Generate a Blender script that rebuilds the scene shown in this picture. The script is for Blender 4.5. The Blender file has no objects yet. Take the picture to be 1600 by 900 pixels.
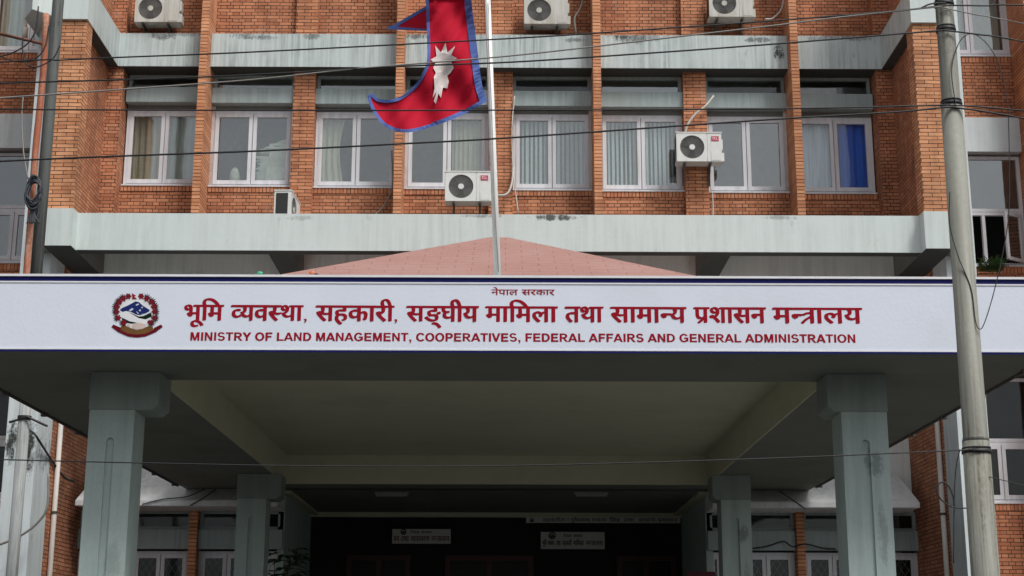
import bpy, bmesh, math, random
from mathutils import Vector, Matrix
random.seed(7)
S = bpy.context.scene
C = S.collection
R = math.radians

# ---------------------------------------------------------------- camera
F = 2349.27                     # focal length in pixels of the 1600 px wide photograph
EYE = Vector((0, 0, 1.6))
_ey = Vector((-13, 584, F)).normalized()      # camera-space (right, down, forward) directions of world Y and Z
_ez = Vector((20, -9450, F)).normalized()
_ex = _ey.cross(_ez)
cam = bpy.data.cameras.new('camera'); camo = bpy.data.objects.new('camera', cam); C.objects.link(camo)
cam.sensor_width = 36; cam.lens = 36 * F / 1600; cam.clip_start = 0.1; cam.clip_end = 3000
camo.matrix_world = Matrix(((_ex[0], -_ex[1], -_ex[2], EYE[0]),
                            (_ey[0], -_ey[1], -_ey[2], EYE[1]),
                            (_ez[0], -_ez[1], -_ez[2], EYE[2]), (0, 0, 0, 1)))
S.camera = camo

# ---------------------------------------------------------------- sky, sun, exposure
SUN_EL, SUN_AZ = 56, 140          # azimuth clockwise from +Y (the sun stands behind and right of the camera)
w = bpy.data.worlds.new('World'); S.world = w; w.use_nodes = True
nt = w.node_tree; bg = nt.nodes['Background']
sky = nt.nodes.new('ShaderNodeTexSky'); sky.sky_type = 'NISHITA'; sky.sun_disc = False
sky.sun_elevation = R(SUN_EL); sky.sun_rotation = R(SUN_AZ)
sky.air_density = 1.0; sky.dust_density = 4.0; sky.ozone_density = 1.0
hs = nt.nodes.new('ShaderNodeHueSaturation'); hs.inputs['Saturation'].default_value = 0.25
nt.links.new(sky.outputs[0], hs.inputs['Color']); nt.links.new(hs.outputs[0], bg.inputs[0])
bg.inputs[1].default_value = 0.078
sl = bpy.data.lights.new('sun', 'SUN'); sl.energy = 1.5; sl.angle = R(16); sl.color = (1, .97, .92)
so = bpy.data.objects.new('sun', sl); C.objects.link(so)
_d = Vector((math.sin(R(SUN_AZ)) * math.cos(R(SUN_EL)), math.cos(R(SUN_AZ)) * math.cos(R(SUN_EL)), math.sin(R(SUN_EL))))
so.rotation_euler = _d.to_track_quat('Z', 'Y').to_euler()
S.view_settings.view_transform = 'Standard'; S.view_settings.look = 'None'
S.view_settings.exposure = 0.74; S.view_settings.gamma = 1.0
S.render.engine = 'CYCLES'
S.cycles.max_bounces = 8; S.cycles.transparent_max_bounces = 12
S.cycles.use_denoising = True

# ---------------------------------------------------------------- measuring: pixel of the photograph -> point at a known depth, height or side
def P(px, py, Y=None, X=None, Z=None):
    c = Vector((px - 800, py - 450, F))
    d = Vector((c.dot(_ex), c.dot(_ey), c.dot(_ez)))
    t = Y / d[1] if Y is not None else X / d[0] if X is not None else (Z - EYE[2]) / d[2]
    return EYE + d * t
def PX(px, py, Y): return P(px, py, Y)[0]
def PZ(px, py, Y): return P(px, py, Y)[2]

# ---------------------------------------------------------------- naming helpers
def tag(o, label=None, cat=None, group=None, kind=None):
    if label: o['label'] = label
    if cat: o['category'] = cat
    if group: o['group'] = group
    if kind: o['kind'] = kind
    return o
def thing(name, loc, label, cat, group=None, rz=0):
    o = bpy.data.objects.new(name, None); C.objects.link(o); o.location = loc; o.rotation_euler = (0, 0, rz)
    o.empty_display_size = .2
    return tag(o, label, cat, group)
def base_of(o):
    v = Vector((0, 0, 0))
    while o is not None:
        v += Vector(o.location); o = o.parent
    return v
def dup(root, loc, label, rz=None, skip=()):
    r = root.copy(); C.objects.link(r); r.location = loc; r['label'] = label
    if rz is not None: r.rotation_euler = (0, 0, rz)
    for ch in list(root.children):
        if ch.name.split('.')[0] in skip: continue
        c = ch.copy(); C.objects.link(c); c.parent = r
        for g in list(ch.children):
            d = g.copy(); C.objects.link(d); d.parent = c
    return r

# ---------------------------------------------------------------- mesh builder (world coordinates)
class MB:
    def __init__(s): s.bm = bmesh.new()
    def box(s, x0, x1, y0, y1, z0, z1, mat=None):
        if x0 > x1: x0, x1 = x1, x0
        v = [s.bm.verts.new(p) for p in ((x0,y0,z0),(x1,y0,z0),(x1,y1,z0),(x0,y1,z0),(x0,y0,z1),(x1,y0,z1),(x1,y1,z1),(x0,y1,z1))]
        for f in ((0,3,2,1),(4,5,6,7),(0,1,5,4),(1,2,6,5),(2,3,7,6),(3,0,4,7)): s.bm.faces.new([v[i] for i in f])
        return s
    def poly(s, pts):
        s.bm.faces.new([s.bm.verts.new(p) for p in pts]); return s
    def prism(s, pts, vec):
        vec = Vector(vec)
        a = [s.bm.verts.new(p) for p in pts]; b = [s.bm.verts.new(Vector(p) + vec) for p in pts]
        n = len(a)
        fs = [s.bm.faces.new(a), s.bm.faces.new(b[::-1])]
        for i in range(n): fs.append(s.bm.faces.new((a[i], b[i], b[(i+1) % n], a[(i+1) % n])))
        bmesh.ops.recalc_face_normals(s.bm, faces=fs)
        return s
    def xz(s, pts, y, d): return s.prism([(x, y, z) for x, z in pts], (0, d, 0))
    def xy(s, pts, z, d): return s.prism([(x, y, z) for x, y in pts], (0, 0, d))
    def tube(s, pts, r, n=8, cap=True):
        pts = [Vector(p) for p in pts]; m = len(pts)
        rs = r if isinstance(r, (list, tuple)) else [r] * m
        rings = []; up = None
        for i, p in enumerate(pts):
            t = (pts[min(i+1, m-1)] - pts[max(i-1, 0)])
            if t.length < 1e-9: t = Vector((0, 0, 1))
            t.normalize()
            if up is None: up = Vector((0, 0, 1)) if abs(t.z) < .9 else Vector((0, 1, 0))
            a = t.cross(up)
            if a.length < 1e-4: a = t.cross(Vector((1, 0.3, 0)))
            a.normalize(); b = t.cross(a).normalized(); up = -b if b.dot(up) < 0 else b
            rings.append([s.bm.verts.new(p + (a * math.cos(k * 2 * math.pi / n) + b * math.sin(k * 2 * math.pi / n)) * rs[i]) for k in range(n)])
        fs = []
        for i in range(m - 1):
            A, B = rings[i], rings[i+1]
            best = min(range(n), key=lambda q: (A[0].co - B[q].co).length)
            for k in range(n): fs.append(s.bm.faces.new((A[k], A[(k+1) % n], B[(k+1+best) % n], B[(k+best) % n])))
        if cap: fs.append(s.bm.faces.new(rings[0][::-1])); fs.append(s.bm.faces.new(rings[-1]))
        bmesh.ops.recalc_face_normals(s.bm, faces=fs)
        return s
    def cyl(s, p, q, r, n=20, r2=None): return s.tube([p, q], [r, r if r2 is None else r2], n)
    def ball(s, c, r, n=12, sc=(1, 1, 1)):
        bmesh.ops.create_uvsphere(s.bm, u_segments=n, v_segments=max(6, n // 2), radius=r,
                                  matrix=Matrix.Translation(c) @ Matrix.Diagonal((*sc, 1)))
        return s
    def bevel(s, w=.008, seg=2):
        es = [e for e in s.bm.edges if len(e.link_faces) == 2 and e.calc_face_angle(0) > .6]
        bmesh.ops.bevel(s.bm, geom=es, offset=w, segments=seg, affect='EDGES', clamp_overlap=True)
        return s
    def build(s, name, mat, parent=None, smooth=False):
        me = bpy.data.meshes.new(name)
        if parent is not None:
            b = base_of(parent)
            for v in s.bm.verts: v.co -= b
        s.bm.to_mesh(me); s.bm.free()
        o = bpy.data.objects.new(name, me); C.objects.link(o)
        if parent is not None: o.parent = parent
        for m in (mat if isinstance(mat, (list, tuple)) else [mat]): me.materials.append(m)
        if smooth:
            for p in me.polygons: p.use_smooth = True
        return o

def spline(pts, n=10):
    """Catmull-Rom through 3-D points"""
    pts = [Vector(p) for p in pts]
    if len(pts) < 3: return [pts[0].lerp(pts[1], i / n) for i in range(n + 1)]
    q = [pts[0] * 2 - pts[1]] + pts + [pts[-1] * 2 - pts[-2]]
    out = []
    for i in range(1, len(q) - 2):
        a, b, c, d = q[i-1], q[i], q[i+1], q[i+2]
        for k in range(n):
            t = k / n
            out.append(.5 * ((2*b) + (c-a)*t + (2*a-5*b+4*c-d)*t*t + (3*b-a-3*c+d)*t*t*t))
    out.append(pts[-1]); return out

# ---------------------------------------------------------------- materials
def new_mat(name):
    m = bpy.data.materials.new(name); m.use_nodes = True
    t = m.node_tree; return m, t, t.nodes['Principled BSDF']
def nd(t, typ, **k):
    n = t.nodes.new(typ)
    for a, b in k.items(): setattr(n, a, b)
    return n
def mth(t, op, a, b=None, c=None):
    n = nd(t, 'ShaderNodeMath', operation=op)
    for i, v in enumerate((a, b, c)):
        if v is None: continue
        if isinstance(v, (int, float)): n.inputs[i].default_value = v
        else: t.links.new(v, n.inputs[i])
    return n.outputs[0]
def mixc(t, fac, a, b, blend='MIX'):
    n = nd(t, 'ShaderNodeMix', data_type='RGBA', blend_type=blend)
    for s, v in ((n.inputs[0], fac), (n.inputs[6], a), (n.inputs[7], b)):
        if isinstance(v, (int, float)): s.default_value = v
        elif isinstance(v, tuple): s.default_value = (*v[:3], 1)
        else: t.links.new(v, s)
    return n.outputs[2]
def ramp(t, src, p0, p1, c0=(0, 0, 0), c1=(1, 1, 1)):
    n = nd(t, 'ShaderNodeValToRGB'); e = n.color_ramp.elements
    e[0].position = p0; e[0].color = (*c0, 1); e[1].position = p1; e[1].color = (*c1, 1)
    t.links.new(src, n.inputs[0]); return n.outputs[0]
def noise(t, vec, scale, detail=4, rough=.55):
    n = nd(t, 'ShaderNodeTexNoise'); n.inputs['Scale'].default_value = scale
    n.inputs['Detail'].default_value = detail; n.inputs['Roughness'].default_value = rough
    t.links.new(vec, n.inputs['Vector']); return n.outputs[0]
def pos(t, scale=(1, 1, 1), off=(0, 0, 0)):
    g = nd(t, 'ShaderNodeNewGeometry'); m = nd(t, 'ShaderNodeMapping')
    m.inputs['Scale'].default_value = scale; m.inputs['Location'].default_value = off
    t.links.new(g.outputs['Position'], m.inputs['Vector']); return m.outputs[0]
def bump(t, p, h, strength=.3, dist=.01):
    b = nd(t, 'ShaderNodeBump'); b.inputs['Strength'].default_value = strength; b.inputs['Distance'].default_value = dist
    t.links.new(h, b.inputs['Height']); t.links.new(b.outputs[0], p.inputs['Normal'])

def brick_mat(name, width=.235, squash=.5, row=.0672, tone=1.0, soldier=False, uoff=0.0, pale=0.0):
    m, t, p = new_mat(name)
    g = nd(t, 'ShaderNodeNewGeometry')
    sp = nd(t, 'ShaderNodeSeparateXYZ'); t.links.new(g.outputs['Position'], sp.inputs[0])
    sn = nd(t, 'ShaderNodeSeparateXYZ'); t.links.new(g.outputs['True Normal'], sn.inputs[0])
    side = mth(t, 'GREATER_THAN', mth(t, 'ABSOLUTE', sn.outputs[0]), .7)
    # a slow waver keeps the courses from being ruler-straight
    wav = noise(t, pos(t, (1.3, 1.3, 1.3)), 1.5, 2)
    u = mth(t, 'ADD', mth(t, 'MULTIPLY', sp.outputs[1], side), mth(t, 'MULTIPLY', sp.outputs[0], mth(t, 'SUBTRACT', 1.0, side)))
    v = mth(t, 'ADD', sp.outputs[2], mth(t, 'MULTIPLY', mth(t, 'SUBTRACT', wav, .5), .02))
    u = mth(t, 'ADD', u, uoff + 40.0); v = mth(t, 'ADD', v, 20.0)
    cb = nd(t, 'ShaderNodeCombineXYZ')
    if soldier: t.links.new(v, cb.inputs[0]); t.links.new(u, cb.inputs[1])
    else: t.links.new(u, cb.inputs[0]); t.links.new(v, cb.inputs[1])
    # ragged arrises
    fine = nd(t, 'ShaderNodeTexNoise'); fine.inputs['Scale'].default_value = 45; fine.inputs['Detail'].default_value = 2
    t.links.new(g.outputs['Position'], fine.inputs['Vector'])
    va = nd(t, 'ShaderNodeVectorMath', operation='MULTIPLY_ADD'); t.links.new(fine.outputs[1], va.inputs[0])
    va.inputs[1].default_value = (.006, .006, 0); t.links.new(cb.outputs[0], va.inputs[2])
    b = nd(t, 'ShaderNodeTexBrick', offset=.5, offset_frequency=2, squash=squash, squash_frequency=2)
    t.links.new(va.outputs[0], b.inputs['Vector'])
    b.inputs['Scale'].default_value = 1; b.inputs['Brick Width'].default_value = width; b.inputs['Row Height'].default_value = row
    b.inputs['Mortar Size'].default_value = .0070; b.inputs['Mortar Smooth'].default_value = .25; b.inputs['Bias'].default_value = 0
    k = tone
    b.inputs['Color1'].default_value = (.46*k, (.168 + .06*pale)*k, (.08 + .025*pale)*k, 1); b.inputs['Color2'].default_value = (.66*k, (.285 + .09*pale)*k, (.148 + .05*pale)*k, 1)
    b.inputs['Mortar'].default_value = (.05*k, .028*k, .02*k, 1)
    jw = noise(t, pos(t, (1, 1, 2.5)), 3.2, 4)
    t.links.new(mth(t, 'MULTIPLY_ADD', jw, .011, .0006), b.inputs['Mortar Size'])
    blot = noise(t, pos(t), 1.1, 5, .6)
    sp2 = noise(t, pos(t), 60, 3)
    col = mixc(t, ramp(t, blot, .35, .75), b.outputs[0], mixc(t, 1.0, b.outputs[0], (.74, .7, .68), 'MULTIPLY'))
    col = mixc(t, mth(t, 'MULTIPLY', ramp(t, sp2, .45, .8), .35), col, mixc(t, 1.0, col, (.6, .55, .5), 'MULTIPLY'))
    soot = noise(t, pos(t, (1.5, 1.5, .5), (11, 2, 8)), 1.4, 6, .7)
    col = mixc(t, mth(t, 'MULTIPLY', ramp(t, soot, .46, .70), .62), col, mixc(t, 1.0, col, (.42, .38, .36), 'MULTIPLY'))
    # pale efflorescence here and there
    eff = noise(t, pos(t, (1, 1, .6), (3, 1, 5)), 2.6, 5, .65)
    col = mixc(t, mth(t, 'MULTIPLY', ramp(t, eff, .6, .8), .28), col, (.55, .42, .34))
    t.links.new(col, p.inputs['Base Color']); p.inputs['Roughness'].default_value = .88
    h = mth(t, 'ADD', mth(t, 'MULTIPLY', mth(t, 'SUBTRACT', 1.0, b.outputs[1]), 1.0), mth(t, 'MULTIPLY', sp2, .25))
    bump(t, p, h, .9, .012)
    return m

def paint_mat(name, base, stain=(.2, .22, .2), amount=.5, streak=True, rough=.75, mold=0.0, fine=.2, spots=(), sf=(5, 5, .35)):
    m, t, p = new_mat(name)
    s1 = noise(t, pos(t, sf if streak else (1, 1, 1)), 1.6 if streak else 1.5, 6, .65)
    s2 = noise(t, pos(t, (1, 1, 1), (7, 3, 1)), .9, 5, .6)
    s3 = noise(t, pos(t), 26, 4, .6)
    f = mth(t, 'MULTIPLY', ramp(t, s1, .40, .64), ramp(t, s2, .30, .62))
    col = mixc(t, mth(t, 'MULTIPLY', f, amount), base, stain)
    col = mixc(t, mth(t, 'MULTIPLY', ramp(t, s3, .4, .7), fine), col, tuple(c * .8 for c in base))
    if mold:
        s4 = noise(t, pos(t, (2.2, 2.2, 1.0), (2, 9, 4)), 1.5, 8, .72)
        col = mixc(t, mth(t, 'MULTIPLY', ramp(t, s4, .64, .74), mold), col, (.035, .038, .033))
    if spots:
        g = nd(t, 'ShaderNodeNewGeometry'); sp = nd(t, 'ShaderNodeSeparateXYZ'); t.links.new(g.outputs['Position'], sp.inputs[0])
        ns = noise(t, pos(t, (3, 3, 1)), 3.5, 7, .7); nf = noise(t, pos(t), 22, 4, .7)
        for x_, z_, rx_, rz_, k_ in spots:
            dx = mth(t, 'DIVIDE', mth(t, 'SUBTRACT', sp.outputs[0], x_), rx_); dz = mth(t, 'DIVIDE', mth(t, 'SUBTRACT', sp.outputs[2], z_), rz_)
            d2 = mth(t, 'ADD', mth(t, 'MULTIPLY', dx, dx), mth(t, 'MULTIPLY', dz, dz))
            v = mth(t, 'ADD', mth(t, 'SUBTRACT', 1.0, d2), mth(t, 'ADD', mth(t, 'MULTIPLY', mth(t, 'SUBTRACT', ns, .5), 3.2), mth(t, 'MULTIPLY', mth(t, 'SUBTRACT', nf, .5), 1.6)))
            v = ramp(t, v, .35, .95)
            col = mixc(t, mth(t, 'MULTIPLY', mth(t, 'MULTIPLY', v, k_), mth(t, 'LESS_THAN', d2, 3.0)), col, (.03, .034, .03))
    t.links.new(col, p.inputs['Base Color']); p.inputs['Roughness'].default_value = rough
    bump(t, p, s3, .25, .006)
    return m

def plain(name, c, rough=.6, metal=0.0, var=.12, spec=.5, scale=8):
    m, t, p = new_mat(name)
    n = noise(t, pos(t), scale, 4)
    col = mixc(t, ramp(t, n, .3, .75), c, tuple(x * (1 - var * 2) for x in c))
    t.links.new(col, p.inputs['Base Color']); p.inputs['Roughness'].default_value = rough; p.inputs['Metallic'].default_value = metal
    p.inputs['Specular IOR Level'].default_value = spec
    return m

def glass_mat(name, refl=.14, tint=(.86, .9, .88), dirt=.06):
    m, t, p = new_mat(name)
    t.nodes.remove(p); out = t.nodes['Material Output']
    tr = nd(t, 'ShaderNodeBsdfTransparent'); tr.inputs[0].default_value = (*tint, 1)
    gl = nd(t, 'ShaderNodeBsdfGlossy'); gl.inputs['Roughness'].default_value = .05; gl.inputs[0].default_value = (.95, .97, 1, 1)
    df = nd(t, 'ShaderNodeBsdfDiffuse'); df.inputs[0].default_value = (.45, .47, .45, 1)
    fr = nd(t, 'ShaderNodeLayerWeight'); fr.inputs[0].default_value = .5
    n = noise(t, pos(t), 2.2, 5); wob = noise(t, pos(t), 1.3, 2)
    b = nd(t, 'ShaderNodeBump'); b.inputs['Strength'].default_value = .08; b.inputs['Distance'].default_value = .05
    t.links.new(wob, b.inputs['Height']); t.links.new(b.outputs[0], gl.inputs['Normal'])
    m1 = nd(t, 'ShaderNodeMixShader'); t.links.new(mth(t, 'ADD', mth(t, 'MULTIPLY', mth(t, 'POWER', fr.outputs[1], 4.0), .7), refl), m1.inputs[0])
    t.links.new(tr.outputs[0], m1.inputs[1]); t.links.new(gl.outputs[0], m1.inputs[2])
    m2 = nd(t, 'ShaderNodeMixShader'); t.links.new(mth(t, 'MULTIPLY', ramp(t, n, .3, .75), dirt), m2.inputs[0])
    t.links.new(m1.outputs[0], m2.inputs[1]); t.links.new(df.outputs[0], m2.inputs[2])
    t.links.new(m2.outputs[0], out.inputs[0])
    return m

M = {}
M['brick'] = brick_mat('brick', tone=.97)
M['brick_fin'] = brick_mat('brick_fin', width=50, squash=1.0, tone=1.22, pale=.35)  # fins and corners toned paler than recess brick: light contrast put into colour
M['brick_pier'] = brick_mat('brick_pier', width=.26, squash=1.0, tone=1.08, uoff=.06, pale=.1)
M['brick_corner'] = brick_mat('brick_corner', width=.3, squash=1.0, tone=1.22, uoff=.1, pale=.5)
M['soldier'] = brick_mat('soldier_brick', width=50, squash=1.0, soldier=True)
_rs = random.Random(3)
EDGE = tuple((_rs.uniform(-6.8, 6.6), 12.93 - _rs.uniform(0, .05), _rs.uniform(.15, .45), _rs.uniform(.05, .13), _rs.uniform(.35, .75)) for _ in range(11))
M['band'] = paint_mat('stained_pale_paint', (.53, .60, .60), (.17, .21, .205), .75, mold=.5, sf=(11, 11, .4), spots=((5.08, 12.62, .13, .27, 1.0), (4.7, 12.86, .35, .07, .7), (-4.6, 12.86, .5, .05, .4), (1.3, 12.84, .3, .06, .6), (2.2, 12.9, .25, .04, .6)) + EDGE)
M['beam'] = paint_mat('pale_paint', (.58, .65, .64), (.34, .38, .37), .4, mold=.4, sf=(7, 7, .4), spots=((.85, 8.83, .5, .07, .9), (-.4, 8.85, .5, .04, .5), (4.6, 8.84, .35, .05, .4), (-3.4, 8.8, .3, .06, .3)))
M['corner'] = paint_mat('white_wing_paint', (.60, .66, .68), (.28, .3, .28), .5, mold=.5, spots=((-7.74, 4.95, .16, .62, 1.0), (-8.02, 5.05, .12, .5, 1.0)))
M['lintel'] = paint_mat('grey_paint', (.34, .41, .41), (.17, .2, .195), .55, sf=(9, 9, .5))
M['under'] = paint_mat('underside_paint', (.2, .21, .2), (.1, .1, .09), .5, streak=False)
M['rear'] = paint_mat('rear_beam_paint', (.82, .88, .87), (.4, .44, .43), .5, mold=.3)
M['column'] = paint_mat('column_paint', (.40, .49, .47), (.22, .28, .265), .6, mold=.3, fine=.4, spots=((3.86, 3.62, .12, .2, .45), (-4.0, 2.6, .12, .3, .25), (3.9, 2.9, .08, .4, .3)))
M['soffit_shade'] = paint_mat('painted_soffit_shade', (.055, .06, .055), (.03, .032, .03), .6, streak=False)  # near-black colour that paints in the shade under bands and beams
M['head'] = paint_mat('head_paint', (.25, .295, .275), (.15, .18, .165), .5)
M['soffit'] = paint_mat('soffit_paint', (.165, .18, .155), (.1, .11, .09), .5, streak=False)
M['cream'] = paint_mat('cream_paint', (.55, .55, .41), (.36, .36, .26), .35, streak=False)
M['awning'] = paint_mat('awning_paint', (.78, .80, .81), (.3, .31, .31), .4)
M['frame'] = paint_mat('white_frame_paint', (.68, .69, .73), (.3, .28, .27), .45, fine=.15)
M['plaster'] = paint_mat('chipped_plaster', (.55, .52, .52), (.35, .16, .1), .9, streak=False)
M['glass'] = glass_mat('window_glass')
M['glass_dark'] = glass_mat('dark_window_glass', .03, (.6, .64, .64), .02)
M['glass_clear'] = glass_mat('clear_window_glass', .035, (.93, .95, .96), .03)
M['room'] = plain('room_wall', (.30, .31, .29), .9)
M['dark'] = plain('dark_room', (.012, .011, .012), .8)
M['wood'] = plain('dark_red_wood', (.07, .012, .012), .5)
M['sign'] = paint_mat('banner_face', (.66, .71, .81), (.52, .55, .6), .3, streak=False, rough=.5, fine=.06)
M['navy'] = plain('navy_print', (.005, .008, .10), .6, spec=.15)
M['white'] = plain('white_metal', (.72, .73, .76), .45, var=.05)
M['dim'] = plain('grey_fitting', (.34, .34, .31), .5)  # even grey for the fitting's housing and tube
M['red'] = plain('red_print', (.29, .005, .018), .7, var=.03, spec=.1)
M['pole'] = paint_mat('pole_grey', (.245, .25, .215), (.075, .066, .045), 1.0, rough=.6, mold=1.0, fine=.8, sf=(26, 26, .9))
M['black'] = plain('black_cable', (.012, .012, .014), .55)
M['greycable'] = plain('grey_cable', (.25, .24, .22), .6)
M['ac'] = plain('ac_white_enamel', (.70, .71, .69), .4, var=.06)
M['ac_old'] = paint_mat('ac_weathered_enamel', (.58, .58, .54), (.25, .2, .14), .7)
M['acgrille'] = plain('ac_grille_grey', (.2, .2, .195), .5)
M['acdark'] = plain('ac_grille_black', (.02, .021, .021), .5)
M['steel'] = plain('bracket_steel', (.10, .09, .08), .6, .4)
M['pink'] = plain('logo_red', (.55, .03, .08), .5)
M['hose'] = plain('hose_foam', (.58, .56, .52), .8)
M['rust'] = paint_mat('rusty_orange_pipe', (.36, .10, .045), (.5, .36, .27), 1.0, mold=.7, fine=.8, sf=(16, 16, 1.2))
M['poledark'] = paint_mat('dark_weathered_wood', (.085, .095, .092), (.012, .013, .012), 1.0, mold=1.0, fine=.8, sf=(16, 16, .6))
M['polepvc'] = paint_mat('weathered_pole', (.34, .36, .36), (.05, .053, .05), .8, mold=.8, sf=(14, 14, .6))

# ================================================================ GROUND
def asphalt():
    m, t, p = new_mat('asphalt')
    n = noise(t, pos(t), 40, 6, .7); n2 = noise(t, pos(t), .3, 4)
    col = mixc(t, ramp(t, n, .35, .7), (.04, .04, .04), (.075, .073, .07))
    col = mixc(t, mth(t, 'MULTIPLY', ramp(t, n2, .4, .7), .5), col, (.035, .034, .033))
    t.links.new(col, p.inputs['Base Color']); p.inputs['Roughness'].default_value = .9; bump(t, p, n, .4, .01)
    return m
g = MB(); g.poly([(-900, -900, 0), (900, -900, 0), (900, 900, 0), (-900, 900, 0)])
tag(g.build('ground', asphalt()), kind='structure')
g = MB(); g.box(-5.7, 5.5, 14.2, 31.5, 0.0, .15); g.bevel(.02)
tag(g.build('porch_floor', paint_mat('porch_paving', (.2, .2, .19), (.1, .1, .1), .5, streak=False)), kind='structure')

# ================================================================ BUILDING
CX = -.10
def mir(x): return 2 * CX - x
ZB, ZT = 8.24, 8.88             # lower ledge beam
ZU, ZV = 12.285, 12.94          # upper band
TOP = 16.0
YW = 26.5                       # window plane
bld = thing('office_building', (CX, 27, 0), 'red brick office building with pale concrete bands and thin brick fins between its windows', 'building')

fins = [-5.54, -1.935, 1.675, 5.31]
FW = .072
piers = [(PX(455, 235, 26.25), PX(489, 235, 26.25)), (PX(764, 235, 26.25), PX(801, 235, 26.25)), (PX(1070, 235, 26.25), PX(1106, 235, 26.25))]
pil_l = PX(181, 280, 26.1); pil_r = PX(1378, 280, 26.1)
def zl(yl, yr, Y=YW):
    """height that falls slowly from the left bay to the right bay, as the sills do"""
    a, b = P(250, yl, Y), P(1310, yr, Y)
    return lambda x: a[2] + (b[2] - a[2]) * (x - a[0]) / (b[0] - a[0])
z_sill, z_head, z_lin0, z_lin1 = zl(292, 305), zl(172, 184), zl(164, 175), zl(141, 152)
bays = [(pil_l + .02, fins[0] - FW), (fins[0] + FW, piers[0][0]), (piers[0][1], fins[1] - FW), (fins[1] + FW, piers[1][0]),
        (piers[1][1], fins[2] - FW), (fins[2] + FW, piers[2][0]), (piers[2][1], fins[3] - FW), (fins[3] + FW, pil_r - .02)]

# brickwork of the recess
for i, (a, b) in enumerate(bays):
    x = (a + b) / 2
    m = MB(); m.box(a - .05, b + .05, 26.4, 26.62, ZT - .1, z_sill(x) - .115)
    m.build('brick_spandrel', M['brick'], bld)
    m = MB(); m.box(a, b, 26.385, 26.6, z_sill(x) - .115, z_sill(x) - .015)
    m.build('soldier_course', M['soldier'], bld)
    m = MB(); m.box(a + .004, b - .004, 26.37, 26.62, z_sill(x) - .015, z_sill(x) + .012); m.bevel(.004)
    m.build('window_sill', M['frame'], bld)
    m = MB(); m.box(a + .003, b - .003, 26.33, 26.62, z_lin0(x), z_lin1(x)); m.bevel(.008)
    m.build('lintel', M['lintel'], bld)
m = MB(); m.box(pil_l - .3, pil_r + .3, 26.4, 26.62, ZV - .02, TOP); m.build('upper_brick_wall', M['brick'], bld)
for x in fins:
    m = MB(); m.box(x - FW, x + FW, 25.75, 26.56, ZT - .05, TOP); m.bevel(.004, 1); m.build('brick_fin', M['brick_fin'], bld)
for a, b in piers:
    m = MB(); m.box(a, b, 26.25, 26.6, ZT - .05, ZU + .05); m.box(a, b, 26.27, 26.6, ZV, TOP); m.bevel(.004, 1); m.build('brick_pier', M['brick_pier'], bld)
# splayed side walls, corner piers and pilasters (left built, right mirrored about the centre line)
for sgn in (0, 1):
    q = (lambda x: x) if sgn == 0 else mir
    def bx(m, x0, x1, *r): m.box(q(x0), q(x1), *r)
    m = MB(); bx(m, -7.62, -7.19, 24.0, 24.35, ZT, ZU); bx(m, -7.62, -7.19, 24.0, 24.35, ZV, TOP); m.bevel(.004, 1)
    m.build('corner_pier', M['brick_corner'], bld)
    m = MB(); bx(m, -7.85, -7.37, 24.35, 26.7, ZT, TOP); m.build('recess_side_wall', M['brick'], bld)
    m = MB(); m.box(q(-7.37), (pil_l, pil_r)[sgn], 26.1, 26.62, ZT - .02, TOP); m.build('brick_pilaster', M['brick'], bld)
    # concrete end block, its underside, the band's return
    m = MB(); bx(m, -7.63, -7.15, 23.9, 24.19, ZB, ZT); m.bevel(.012); m.build('beam_end_block', M['beam'], bld)
    m = MB(); bx(m, -7.9, -7.155, 24.19, 26.9, ZB + .004, ZT - .004); m.build('ledge_side_slab', M['under'], bld)
    m = MB(); bx(m, -7.63, -7.17, 23.95, 24.3, ZU, ZV + .7); m.bevel(.008); m.build('pier_cap_band', M['beam'], bld)
    m = MB(); bx(m, -7.36, -7.17, 24.3, 26.06, ZU, ZV); m.bevel(.008); m.build('band_return', M['band'], bld)
    # painted corner column that stands behind each pier, and the brick flank behind it
    m = MB(); bx(m, -8.12, -7.62, 24.4, 25.2, 0, TOP); m.bevel(.012); m.build('corner_column', M['corner'], bld)
    m = MB(); bx(m, -7.98, -7.62, 25.2, 27.5, 0, ZB + .1); m.build('flank_brick_wall', M['brick'], bld)
    # projecting soffit behind the end block
    m = MB(); bx(m, -7.35, -7.18, 24.4, 26.04, ZU + .005, ZU + .1); m.build('band_soffit', M['under'], bld)
    m = MB(); bx(m, -7.365, -7.18, 24.36, 26.6, ZU - .005, ZU - .001); m.build('band_soffit', M['soffit_shade'], bld)  # thin added plate, coloured as the shade under the band return
    m = MB(); bx(m, -7.62, -7.16, 23.92, 26.6, ZB - .005, ZB - .001); m.build('ledge_shade_plate', M['soffit_shade'], bld)  # thin added plate, shade below the ledge put into its colour
# block over the left corner column, turned outwards
pa, pb = P(98, 30, Z=ZU), P(50, 15, Z=ZU)
for q in (lambda x: x,):
    m = MB(); m.xy([(q(-7.632), 23.96), (q(pb[0]), pb[1]), (q(pb[0] - .25), pb[1] + .4), (q(pb[0] - .25), 25.3), (q(-7.632), 25.3)], ZU + .003, 1.3)
    m.bevel(.008); m.build('turned_band_block', M['beam'], bld)

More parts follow.
